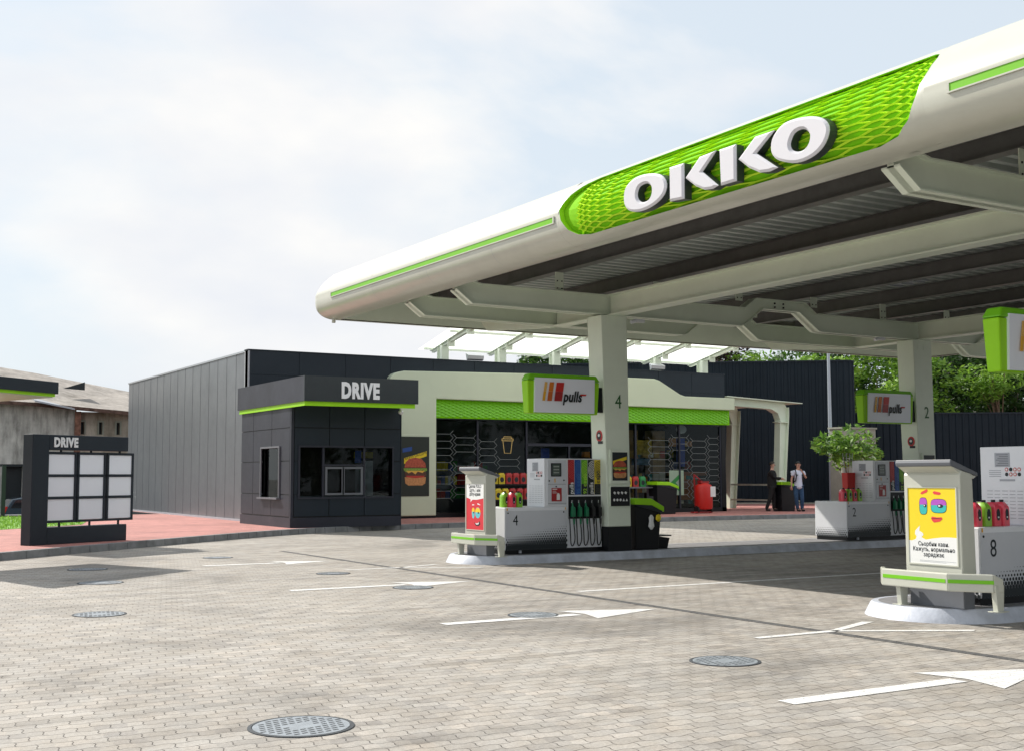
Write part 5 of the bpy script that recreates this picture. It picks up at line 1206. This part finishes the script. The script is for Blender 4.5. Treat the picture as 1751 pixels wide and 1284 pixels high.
# lamp post
lpst = thing('lamp_post', 'thin pale grey lamp post in front of the tall corrugated wall', 'lamp post', (42.7, 42.2, .142))
m = MB(); m.tube([(42.7, 42.2, .14), (42.7, 42.2, 8.6)], [.11, .06], n=12); build('pole', m, mat('galvanised', (.40, .45, .50), .4, metal=.3), lpst, smooth=True)
m = MB(); m.tube([(42.7, 42.2, 8.6), (42.4, 41.6, 8.9), (42.1, 41.0, 8.95)], .04); m.box(41.9, 42.2, 40.4, 41.0, 8.90, 9.0); build('lamp_arm', m, greyl, lpst)
m = MB(); m.cyl((42.7, 42.2, .14), (42.7, 42.2, .20), .2); build('base_flange', m, greyl, lpst)
# beige pillar
gp_ = thing('gate_pillar', 'short beige rendered pillar half hidden behind the leafy young tree', 'pillar', (43.9, 41.2, .14))
p0 = on_y(1441, 800, 41.2); p1 = on_y(1499, 800, 41.2)
m = MB(); m.box(p0.x, p1.x, 41.2, 42.0, .14, on_y(1470, 733, 41.2).z); build('shaft', m, beige, gp_, bevel=.02)
m = MB(); zz = on_y(1470, 733, 41.2).z; m.box(p0.x-.05, p1.x+.05, 41.15, 42.05, zz, zz+.08); build('capstone', m, beige, gp_)

# ------------------------------------------------------------------ old building at left
ru = thing('derelict_building', 'weathered old plastered building with grey slate roof behind the menu board', 'building', (10, 68, -.88))
YR = 66.0
def W(x, y, Y=YR): return on_y(x, y, Y)
m = MB(); xl = W(-260, 690).x; xm = W(131, 700).x; zt0 = W(0, 690).z
m.box(xl, xm, YR, YR+.4, -.9, zt0)
dr0, dr1, drt = W(2, 845).x, W(38, 845).x, W(20, 797).z
m = MB(); wall_rects_y(m, xl, xm, -.9, zt0, [(dr0, dr1, -.9, drt)], YR, YR+.4); build('front_wall', m, plaster, ru)
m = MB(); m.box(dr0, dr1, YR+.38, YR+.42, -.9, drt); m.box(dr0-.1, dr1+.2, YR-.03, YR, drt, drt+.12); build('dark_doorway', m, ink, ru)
m = MB(); m.box(W(40, 845).x, W(50, 845).x, YR-.04, YR, -.9, drt-.1); build('door_jamb', m, beige, ru)
m = MB(); m.box(W(128, 700).x, W(138, 700).x, YR-.12, YR+.5, -.9, W(131, 703).z); build('brick_quoin', m, brickm, ru)
xr = 24.0; zr_ = W(160, 703).z
wins = [(W(a, 730, YR+.6).x, W(a+6, 730, YR+.6).x, W(150, 742, YR+.6).z, W(150, 721, YR+.6).z) for a in (138, 169, 199)]
m = MB(); wall_rects_y(m, xm, xr, -.9, zr_, wins, YR+.6, YR+1.0); build('rear_wall', m, plaster2, ru)
for w_ in wins:
    m = MB(); m.box(w_[0], w_[1], YR+.9, YR+.95, w_[2], w_[3]); fr_ = build('window', m, ink, ru)
    m = MB(); m.box(w_[0]-.07, w_[1]+.07, YR+.55, YR+.6, w_[3], w_[3]+.08); m.box(w_[0]-.07, w_[0], YR+.55, YR+.6, w_[2], w_[3]); m.box(w_[1], w_[1]+.07, YR+.55, YR+.6, w_[2], w_[3]); build('window_surround', m, beige, fr_)
# roof: eave to ridge outline
m = MB(); eav = [W(-260, 684, YR-.5), W(0, 684, YR-.5), W(150, 700, YR-.2), W(230, 702, YR-.2), W(400, 712, YR-.2)]
rdg = [W(-260, 585, YR+9), W(0, 628, YR+9), W(60, 638, YR+9), W(218, 676, YR+9), W(400, 714, YR+9)]
eav2 = [W(-260, 684, YR-.5), W(0, 684, YR-.5), W(60, 688, YR-.5), W(218, 703, YR-.2), W(400, 716, YR-.2)]
rdg[3] = W(218, 669, YR+9)
rv = [tuple(p_) for p_ in eav2]+[tuple(p_) for p_ in rdg]
m.add(rv, [(i, i+1, i+6, i+5) for i in range(4)]); m.add([(a, b, c-.12) for a, b, c in rv], [(i, i+1, i+6, i+5) for i in range(4)]); rf = build('roof', m, oldroof, ru)
m = MB()
for i in range(4):
    a, b = Vector(eav2[i]), Vector(eav2[i+1]); m.hexa([(a.x, a.y-.1, a.z-.18), (b.x, b.y-.1, b.z-.18), (b.x, b.y, b.z-.18), (a.x, a.y, a.z-.18)], [(a.x, a.y-.1, a.z), (b.x, b.y-.1, b.z), (b.x, b.y, b.z), (a.x, a.y, a.z)])
build('rusty_eave', m, mat('rusty_wood', (.11, .065, .05), .9, var=.6, vscale=4), rf)
m = MB(); a = W(60, 683, YR-1.2); b = W(128, 697, YR-1.2); m.hexa([(a.x, a.y, a.z-.1), (b.x, b.y, b.z-.1), (b.x, b.y+1.0, b.z), (a.x, a.y+1.0, a.z+.1)], [(a.x, a.y, a.z-.02), (b.x, b.y, b.z-.02), (b.x, b.y+1.0, b.z+.08), (a.x, a.y+1.0, a.z+.18)]); build('lean_to_sheet', m, greyl, rf)
a = W(108, 664, YR+3); b = W(145, 667, YR+3); m = MB(); m.add([(a.x, a.y, a.z), (b.x, b.y, b.z+.0), (b.x, b.y, b.z+.45), (b.x, b.y+1.5, b.z+.45)], [(0, 1, 2), (0, 2, 3)]); build('dormer_opening', m, ink, rf)

# fence and car behind the lawn
fn = thing('low_fence', 'dark low kerb fence with one tall post behind the lawn', 'fence', (2, 47.2, .1))
m = MB(); m.box(-14, 8.6, 47.0, 47.25, -.3, .17); build('base_rail', m, black, fn)
m = MB(); m.box(-14, 8.6, 46.98, 47.27, .17, .21); build('capping', m, greyl, fn)
x = W(5, 850, 47).x; m = MB(); m.box(x-.07, x+.07, 46.9, 47.0, .1, W(5, 795, 47).z); build('post', m, mat('post_green', (.01, .03, .025), .5), fn)
car = thing('parked_car', 'dark blue estate car parked in front of the old building', 'car', (W(4, 860, 60).x, 60, -.88))
cl = [(0, .35), (.0, .75), (.12, .95), (.42, 1.42), (1.0, 1.52), (2.2, 1.50), (3.0, 1.02), (4.1, .86), (4.35, .6), (4.35, .35)]
m = MB(); m.prism(cl, 'y', 0, 1.75); build('body', m, navy, car, local=True, bevel=.05)
m = MB(); m.prism([(.35, 1.02), (.58, 1.38), (1.35, 1.42), (1.35, 1.02)], 'y', -.012, 0); m.prism([(1.42, 1.02), (1.42, 1.42), (2.1, 1.41), (2.75, 1.02)], 'y', -.012, 0); build('window', m, carglass, car, local=True)
m = MB(); m.prism([(-.02, .72), (.10, .72), (.24, 1.08), (.16, 1.1), (.02, .88)], 'y', -.015, .25); build('taillight', m, red, car, local=True)
for a in (.85, 3.5):
    m = MB(); m.cyl((a, -.02, .32), (a, .2, .32), .32, n=20); wh = build('wheel', m, blackr, car, local=True); m = MB(); m.cyl((a, -.035, .32), (a, -.02, .32), .2, n=12); build('rim', m, alu, wh, local=True)

# ------------------------------------------------------------------ bins, extinguisher cart, clutter
def bin_(x, y, z, label, w=.62, h=.86, rz=0.0, rubbish=False):
    t = thing('waste_bin', label, 'bin', (x, y, z), rz, group='dark bins with green slanted lids')
    m = MB(); a = w/2; m.hexa([(-a*.86, -.22, 0), (a*.86, -.22, 0), (a*.86, .24, 0), (-a*.86, .24, 0)], [(-a, -.26, h), (a, -.26, h*.92), (a, .28, h*.92), (-a, .28, h)]); build('body', m, black, t, local=True, bevel=.02)
    m = MB(); m.prism([(-a-.03, h+.02), (-a-.03, h+.14), (a*.15, h+.13), (a+.04, h-.03), (a+.04, h-.13), (a*.2, h+.0)], 'y', -.30, .32); build('lid', m, greenl, t, local=True, bevel=.012)
    m = MB(); m.prism([(-a, h), (-a, h+.03), (a*.1, h+.02), (a, h-.1), (a, h-.15)], 'y', -.285, .30); build('opening', m, ink, t, local=True)
    if rubbish:
        m = MB(); m.lathe([(.02, -.16), (.07, -.1), (.05, 0), (.06, .07), (.02, .12)], (.05, -.28, h-.30), 9, sx=1.0, sy=.5); build('white_bag', m, paper, t, local=True)
        m = MB(); m.lathe([(.015, -.07), (.06, -.03), (.05, .05), (.01, .07)], (.22, -.28, h-.24), 8, sx=1.1, sy=.5); build('yellow_wrapper', m, yellow, t, local=True)
    return t
bin_(14.16, 19.02, .147, 'dark bin with green lid right of column 4, rubbish hanging out', w=.62, h=.84, rubbish=True)
t = thing('black_crate', 'small open black crate on the island beside the bin', 'crate', (14.66, 19.1, .147)); m = MB(); m.hexa([(-.14, -.14, 0), (.10, -.14, 0), (.10, .14, 0), (-.14, .14, 0)], [(-.16, -.16, .24), (.14, -.16, .20), (.14, .16, .20), (-.16, .16, .24)]); build('tub', m, black, t, local=True); m = MB(); m.box(-.18, .17, -.18, .18, .235, .26); build('rim', m, blackr, t, local=True)
bin_(27.85, 36.0, .142, 'dark bin with green lid in front of the shop glass', w=.95, h=1.05)
bin_(33.95, 36.1, .142, 'dark bin with bright green lid between the two people', w=.80, h=1.02)
bin_(22.95, 19.1, .147, 'dark bin with green lid mostly hidden by the yellow totem', w=.62, h=.84)
# red wheeled extinguisher
ec = thing('extinguisher_cart', 'red wheeled extinguisher cart with white label before the shop window', 'fire extinguisher', (29.6, 35.8, .142))
m = MB(); m.lathe([(.10, .12), (.30, .16), (.34, .24), (.34, .95), (.30, 1.05), (.16, 1.12), (.1, 1.14)], n=24); build('cylinder', m, red, ec, local=True, smooth=True)
m = MB(); m.tube([(-.30, .1, .2), (-.34, .1, 1.0), (-.40, .05, 1.45)], .03); m.tube([(-.40, .05, 1.45), (-.15, 0, 1.25)], .025); m.box(-.2, .2, -.1, .1, 1.12, 1.22); build('handle', m, redd, ec, local=True)
m = MB(); m.box(-.12, .22, -.12, .12, 1.2, 1.26); build('valve', m, ink, ec, local=True)
m = MB(); m.box(.06, .30, -.345, -.335, .62, 1.0); lb_ = build('label_plate', m, paper, ec, local=True); lb_.rotation_euler.z = 0
for a in (-.36, .28):
    m = MB(); m.cyl((a, .0, .14), (a+.07, .0, .14), .14, n=14); build('wheel', m, blackr, ec, local=True)
m = MB(); m.box(-.55, .35, -.1, .1, .02, .07); build('foot_bar', m, redd, ec, local=True)
# canister display rack in front of the shop
rk = thing('canister_rack', 'dark two tier display rack standing behind dispenser 4', 'rack', (21.5, 36.5, .142))
m = MB(); m.box(-1.3, 1.5, -.25, .25, .55, .60); m.box(-1.3, 1.5, .0, .3, 1.08, 1.13); m.box(-1.3, -1.25, -.2, .3, 0, 1.1); m.box(1.45, 1.5, -.2, .3, 0, 1.1); m.box(-1.25, 1.45, .25, .3, 0, 1.1); build('shelves', m, black, rk, local=True)
small = {}
def oil(kind, m_):
    t = thing('oil_canister', 'x', 'canister', (0, 0, 0)); m = MB(); m.hexa([(-.12, -.07, 0), (.12, -.07, 0), (.12, .07, 0), (-.12, .07, 0)], [(-.12, -.07, .30), (.12, -.07, .30), (.12, .07, .30), (-.12, .07, .30)]); m.hexa([(-.12, -.07, .30), (.12, -.07, .30), (.12, .07, .30), (-.12, .07, .30)], [(-.06, -.05, .38), (.09, -.05, .38), (.09, .05, .38), (-.06, .05, .38)]); build('jug', m, m_, t, local=True)
    m = MB(); m.cyl((.05, 0, .38), (.05, 0, .42), .035, n=8); build('cap', m, ink, t, local=True)
    m = MB(); m.prism(ellipse(0, .15, .08, .09, 12), 'y', -.074, -.07); build('badge', m, ink, t, local=True)
    return t
jugs = {'yellow': oil('y', mat('jug_yellow', (.55, .42, .01), .4)), 'green': oil('g', mat('jug_green', (.02, .22, .06), .4)), 'red': oil('r', mat('jug_red', (.38, .02, .02), .4))}; ju = {k_: False for k_ in jugs}
def put_jug(kind, x, y, z, label):
    src = jugs[kind]; c = src if not ju[kind] else copy_tree(src); ju[kind] = True
    c.location = (x, y, z); c['label'] = label; c['category'] = 'canister'; c['group'] = 'oil canisters on the racks'; return c
ordn = ['first', 'second', 'third', 'fourth', 'fifth', 'sixth', 'seventh', 'eighth', 'ninth', 'tenth']
x = 19.95
for row, z, yy in (('upper', 1.275, 36.62), ('lower', .745, 36.36)):
    seqs = ['green', 'green', 'yellow', 'yellow', 'red', 'red', 'red', 'yellow', 'green']
    for i, kd in enumerate(seqs):
        put_jug(kd, 20.42+i*.29, yy, z, f'{kd} canister, {ordn[i]} from the left on the {row} shelf behind dispenser 4')
rk2 = thing('display_table', 'low table of coloured canisters beyond the bin beside column 4', 'table', (26.9, 36.2, .142)); m = MB(); m.box(-.8, .6, -.2, .2, .95, 1.0); m.box(-.75, -.7, -.2, .2, 0, .95); m.box(.5, .55, -.2, .2, 0, .95); build('top', m, greyp, rk2, local=True)
for i, kd in enumerate(('yellow', 'red', 'green')): put_jug(kd, 26.4+i*.32, 36.2, 1.145, f'{kd} canister on the low table between column 4 and the shop bin')

# ------------------------------------------------------------------ people
def skinned(name, joints, edges, m, parent, subs=2):
    me = bpy.data.meshes.new(name); me.from_pydata([j[0] for j in joints], edges, []); o = bpy.data.objects.new('tmp_skin', me); col.objects.link(o)
    sk = o.modifiers.new('skin', 'SKIN'); sk.use_smooth_shade = True
    for i, j in enumerate(joints):
        r_ = j[1]; me.skin_vertices[0].data[i].radius = r_ if isinstance(r_, tuple) else (r_, r_)
    me.skin_vertices[0].data[0].use_root = True
    sb = o.modifiers.new('sub', 'SUBSURF'); sb.levels = subs; sb.render_levels = subs
    dg = bpy.context.evaluated_depsgraph_get(); dg.update(); m2 = bpy.data.meshes.new_from_object(o.evaluated_get(dg)); bpy.data.objects.remove(o)
    m2.materials.clear(); m2.materials.append(m); m2.polygons.foreach_set('use_smooth', [True]*len(m2.polygons)); m2.name = name
    o2 = bpy.data.objects.new(name, m2); col.objects.link(o2); o2.parent = parent; return o2
lipm = mat('lips', (.38, .16, .12), .5)
def person(loc, rz, label, pose, top, legs, hairc, S=1.0):
    t = thing('person', label, 'person', loc, rz); t.scale = (S, S, S)
    # facing +X local, left = +Y ; z up, height 1.78
    sh_z, hip = 1.46, .94
    la, ra = pose['la'], pose['ra']; lk, rk_ = pose['lk'], pose['rk']
    J = [((0, 0, hip), (.095, .075)), ((0, 0, 1.12), (.095, .075)), ((.01, 0, 1.32), (.12, .08)), ((.0, 0, 1.44), (.075, .06)), ((.015, 0, 1.54), .055), ((.03, 0, 1.60), .062), ((.035, 0, 1.68), .088), ((.025, 0, 1.74), .070),
         ((0, .16, sh_z-.05), .045), (la[0], .038), (la[1], .028), ((0, -.16, sh_z-.05), .045), (ra[0], .038), (ra[1], .028),
         ((0, .09, .84), .070), (lk[0], .050), (lk[1], .036), ((0, -.09, .84), .070), (rk_[0], .050), (rk_[1], .036)]
    def ft(k_): v = k_[1]; return (v[0]+.13, v[1]+.02, v[2]-.045)
    J += [(ft(lk), (.035, .025)), (ft(rk_), (.035, .025))]
    E = [(0, 1), (1, 2), (2, 3), (3, 4), (4, 5), (5, 6), (6, 7), (3, 8), (8, 9), (9, 10), (3, 11), (11, 12), (12, 13), (0, 14), (14, 15), (15, 16), (0, 17), (17, 18), (18, 19), (16, 20), (19, 21)]
    # hands: palm + 5 fingers
    for hi, hd in ((10, la[2]), (13, ra[2])):
        w = Vector(J[hi][0]); d_ = Vector(hd).normalized(); sd_ = d_.cross(Vector((0, 0, 1))); sd_ = sd_.normalized() if sd_.length > .1 else Vector((1, 0, 0)); up_ = sd_.cross(d_)
        pi_ = len(J); J.append((tuple(w+d_*.06), (.032, .018))); E.append((hi, pi_))
        for f_, (sp, ln_) in enumerate(((-.028, .070), (-.010, .082), (.009, .078), (.027, .060))):
            a_ = len(J); J.append((tuple(w+d_*(.095)+sd_*sp), .010)); J.append((tuple(w+d_*(.095+ln_*.8)+sd_*(sp*1.2)-up_*.025), .008)); E += [(pi_, a_), (a_, a_+1)]
        a_ = len(J); J.append((tuple(w+d_*.05+sd_*.045), .011)); J.append((tuple(w+d_*.09+sd_*.062-up_*.01), .009)); E += [(pi_, a_), (a_, a_+1)]
    skinned('body', J, E, skin, t)
    k_ = 1.14
    def bl(a, b, f_): return tuple(Vector(a).lerp(Vector(b), f_))
    tj = [((0, 0, .78), (.19, .16)), ((0, 0, .96), (.19, .155)), ((0, 0, 1.14), (.175, .14)), ((.01, 0, 1.32), (.195, .14)), ((0, 0, 1.475), (.16, .11)), ((0, .17, sh_z-.02), .095), ((0, -.17, sh_z-.02), .095)]
    te = [(0, 1), (1, 2), (2, 3), (3, 4), (4, 5), (4, 6)]
    if pose['sleeve'] == 'short': tj += [(bl((0, .17, 1.43), la[0], .62), .062), (bl((0, -.17, 1.43), ra[0], .62), .062)]; te += [(5, 7), (6, 8)]
    else: tj += [(la[0], .055), (la[1], .042), (ra[0], .055), (ra[1], .042)]; te += [(5, 7), (7, 8), (6, 9), (9, 10)]
    skinned('shirt' if pose['sleeve'] == 'short' else 'jacket', tj, te, top, t)
    lj = [((0, 0, hip+.10), (.16, .13)), ((0, .09, .84), .112), (lk[0], .082), (tuple(Vector(lk[1])+Vector((0, 0, -.02))), .062), ((0, -.09, .84), .112), (rk_[0], .082), (tuple(Vector(rk_[1])+Vector((0, 0, -.02))), .062)]
    skinned('trousers', lj, [(0, 1), (1, 2), (2, 3), (0, 4), (4, 5), (5, 6)], legs, t)
    for q_ in (lk, rk_):
        v = Vector(q_[1]); skinned('shoe', [(tuple(v+Vector((-.03, 0, -.03))), (.058, .052)), (tuple(v+Vector((.07, .01, -.04))), (.058, .045)), (tuple(v+Vector((.17, .02, -.045))), (.05, .036))], [(0, 1), (1, 2)], cloth_b, t)
    m = MB(); hc = Vector((.018, 0, 1.725)); n1, n2 = 14, 8; vs = []; fs = []
    for i in range(n2+1):
        for j in range(n1):
            th = math.pi*.62*i/n2; ph = 2*math.pi*j/n1; cut = 1.0
            if math.cos(ph) > .35 and i > n2*.55: th = math.pi*.62*.55+0.02*i
            vs.append(hc+Vector((.108*math.sin(th)*math.cos(ph), .096*math.sin(th)*math.sin(ph), .096*math.cos(th)-.01)))
    for i in range(n2):
        for j in range(n1): fs.append((i*n1+j, i*n1+(j+1) % n1, (i+1)*n1+(j+1) % n1, (i+1)*n1+j))
    m.add(vs, fs); h_ = build('hair', m, hairc, t, local=True, smooth=True)
    m = MB(); m.lathe([(.004, -.03), (.014, -.02), (.006, .025)], (.118, 0, 1.675), 6); m.box(.112, .117, -.02, .02, 1.628, 1.634)
    f1 = build('nose_and_mouth', m, lipm, t, local=True)
    m = MB()
    for s_ in (-1, 1): m.lathe([(.001, -.008), (.010, 0), (.001, .008)], (.110, s_*.034, 1.70), 8)
    build('eyes', m, ink, t, local=True)
    m = MB()
    for s_ in (-1, 1): m.lathe([(.002, -.028), (.012, -.01), (.016, .012), (.004, .028)], (.02, s_*.097, 1.685), 6)
    build('ears', m, skin, t, local=True)
    return t
rv_ = math.atan2(_r.y, _r.x)      # direction "to the right" in the picture
pA = on_z(1321, 873.5, .142); pB = on_z(1366, 874, .142)
p1_ = person((pA.x, pA.y, .142), rv_-.25, 'person in black with one arm reaching right over the bin',
       dict(la=((.10, .24, 1.20), (.30, .20, 1.16), (.9, -.1, -.1)), ra=((.12, -.24, 1.20), (.36, -.24, 1.20), (.95, 0, -.35)), lk=((.06, .10, .50), (.04, .10, .09)), rk=((-.06, -.10, .50), (-.22, -.10, .09)), sleeve='long'), cloth_b, cloth_b, hairm, 1.08)
p2_ = person((pB.x, pB.y, .142), rv_-math.pi/2+.15, 'person in white T-shirt, jeans and backpack straps raising a hand to the face',
       dict(la=((.10, .27, 1.20), (.14, .10, 1.44), (-.1, -.6, .9)), ra=((.0, -.25, 1.17), (.04, -.27, .93), (.1, -.05, -1)), lk=((.08, .10, .50), (.02, .12, .09)), rk=((.03, -.10, .50), (-.02, -.03, .09)), sleeve='short'), cloth_w, denim, mat('black_hair', (.006, .007, .008), .6), 1.08)
m = MB()
for s_ in (-1, 1): m.tube([(.0, s_*.125, 1.53), (.115, s_*.13, 1.45), (.158, s_*.12, 1.30), (.12, s_*.15, 1.10), (-.05, s_*.18, 1.05)], .020, n=6)
m.box(.150, .162, -.12, .12, 1.30, 1.325); build('backpack_straps', m, cloth_b, p2_, local=True)
m = MB(); m.box(-.30, -.12, -.16, .16, 1.02, 1.50); build('backpack', m, cloth_b, p2_, local=True, bevel=.04)

# ------------------------------------------------------------------ trees
def tree(x, y, h, rc, n, leaf, lm, label, trunk_r=.18, zc=None, rzc=None, clumps=14, seed=1, z0=0.0, bend=0.0, group='trees behind the corrugated walls'):
    r = np.random.default_rng(seed); t = thing('leafy_tree', label, 'tree', (x, y, z0), group=group)
    zc = h*.62 if zc is None else zc; rzc = h*.40 if rzc is None else rzc
    cc_ = r.normal(0, 1, (clumps, 3)); cc_ /= np.linalg.norm(cc_, axis=1)[:, None]; cc_ *= r.uniform(.35, .95, (clumps, 1)); cc_ *= np.array([rc, rc, rzc]); cc_[:, 2] += zc
    m = MB(); top = Vector((bend, 0, zc*.95)); m.tube([(0, 0, 0), (bend*.3, .05, zc*.4), tuple(top)], [trunk_r, trunk_r*.75, trunk_r*.35], n=10)
    for c_ in cc_[:9]:
        s0 = Vector((bend*.3, 0, zc*r.uniform(.35, .75))); m.tube([tuple(s0), tuple(s0.lerp(Vector(c_), .5)+Vector((0, 0, .1*h*.1))), tuple(Vector(c_))], [trunk_r*.4, trunk_r*.25, trunk_r*.08], n=6)
    build('trunk', m, bark, t, local=True, smooth=True)
    per = n//clumps; pts = []
    for c_ in cc_:
        rad = r.uniform(.30, .48)*rc; q_ = r.normal(0, 1, (per, 3)); q_ /= np.linalg.norm(q_, axis=1)[:, None]; q_ *= (r.uniform(.35, 1.0, (per, 1))**.5)*rad; q_[:, 2] *= .7; pts.append(c_+q_)
    P_ = np.concatenate(pts); N_ = len(P_)
    nrm = r.normal(0, 1, (N_, 3)); nrm[:, 2] = abs(nrm[:, 2])+.5; nrm /= np.linalg.norm(nrm, axis=1)[:, None]
    a = np.cross(nrm, r.normal(0, 1, (N_, 3))); a /= np.linalg.norm(a, axis=1)[:, None]; b = np.cross(nrm, a)
    L_ = leaf*r.uniform(.6, 1.3, (N_, 1)); Wd = L_*.38
    v = np.stack([P_-a*L_*.5, P_+b*Wd*.5-nrm*L_*.06, P_+a*L_*.5-nrm*L_*.1, P_-b*Wd*.5-nrm*L_*.06], 1).reshape(-1, 3)
    me = bpy.data.meshes.new('foliage'); me.vertices.add(4*N_); me.vertices.foreach_set('co', v.ravel()); me.loops.add(4*N_); me.loops.foreach_set('vertex_index', np.arange(4*N_)); me.polygons.add(N_); me.polygons.foreach_set('loop_start', np.arange(0, 4*N_, 4)); me.polygons.foreach_set('loop_total', np.full(N_, 4)); me.update(calc_edges=True)
    me.materials.append(lm); o = bpy.data.objects.new('crown', me); col.objects.link(o); o.parent = t; return t
def tpos(px, Y): v = on_y(px, 700, Y); return v.x, Y
T = [(1185, 62, 12, 4.4, leaf_purple, 'dark purple leaved tree above the shop roof at the canopy corner'), (1285, 60, 11.5, 4.6, leaf_light, 'bright yellow green tree top seen above the tall corrugated wall'),
     (1130, 66, 11, 4.0, leaf_dark, 'dark tree directly right of column 4 above the shop'), (960, 70, 11.0, 4.2, leaf_mid, 'low green tree seen under the translucent roof'), (1040, 72, 11.3, 4.2, leaf_dark, 'dark low tree hidden mostly by column 4'), (900, 72, 10.8, 3.2, leaf_mid, 'leftmost green tree peeking over the shop parapet'),
     (1400, 58, 12, 4.8, leaf_mid, 'green tree right behind the top of the lamp post'), (1490, 52, 11.5, 4.2, leaf_light, 'leafy tree between the tall wall and column 2'),
     (1630, 54, 12, 5.0, leaf_dark, 'large dark green tree right of column 2'), (1725, 50, 11.5, 4.6, leaf_dark, 'dark tree behind the low wall at the right edge'), (1560, 58, 12.5, 5.0, leaf_dark, 'dark tree hidden behind column 2'), (1690, 60, 13, 5.2, leaf_mid, 'mid green tree deepest in the right-hand group'), (1800, 52, 12, 5.0, leaf_dark, 'dark tree just outside the right edge')]
for i, (px, Y, h, rc, lm, lb) in enumerate(T):
    x, y = tpos(px, Y); tree(x, y, h, rc, 9000, .42, lm, lb, seed=20+i, clumps=22, zc=h*.58, rzc=h*.45)
# slim trunk tree and shrubs behind the low wall
x, y = tpos(1708, 47.5); tree(x, y, 9, 2.4, 2600, .32, leaf_light, 'slim bare stemmed tree just behind the low wall at far right', trunk_r=.14, seed=77, clumps=12, zc=7.5, rzc=2.0)
for i, px in enumerate((1625, 1745, 1665)):
    x, y = tpos(px, 49.5-i*.4); tree(x, y, 5.6, 1.9, 2600, .30, leaf_mid, ['bush rising over the low wall near column 2', 'bush over the low wall at the photo edge', 'bush over the low wall between two taller trees'][i], trunk_r=.08, seed=90+i, clumps=12, zc=4.4, rzc=1.5, group='bushes over the low wall')
# young leafy tree in front
v = on_y(1452, 757, 37.0); tree(v.x, 37.0, 4.2, 1.85, 1150, .32, leaf_young, 'young bright green tree above the red bucket, before the corrugated wall', trunk_r=.035, seed=5, clumps=11, zc=v.z-.05, rzc=.9, bend=-.35, z0=.0, group='young trees')

# unseen trees added behind the viewpoint to darken reflections in the shop glass
for i, (x, y) in enumerate(((2, -62), (24, -66), (46, -60), (68, -64), (90, -56))):
    tree(x, y, 19, 11, 5000, 1.1, leaf_dark, ['dark tree across the road, first of the row behind the viewpoint', 'dark tree across the road, second of the row', 'dark tree across the road, third of the row', 'dark tree across the road, fourth of the row', 'dark tree across the road, last of the row'][i], seed=300+i, clumps=24, zc=8.5, rzc=8.5, trunk_r=.4, group='trees across the road')
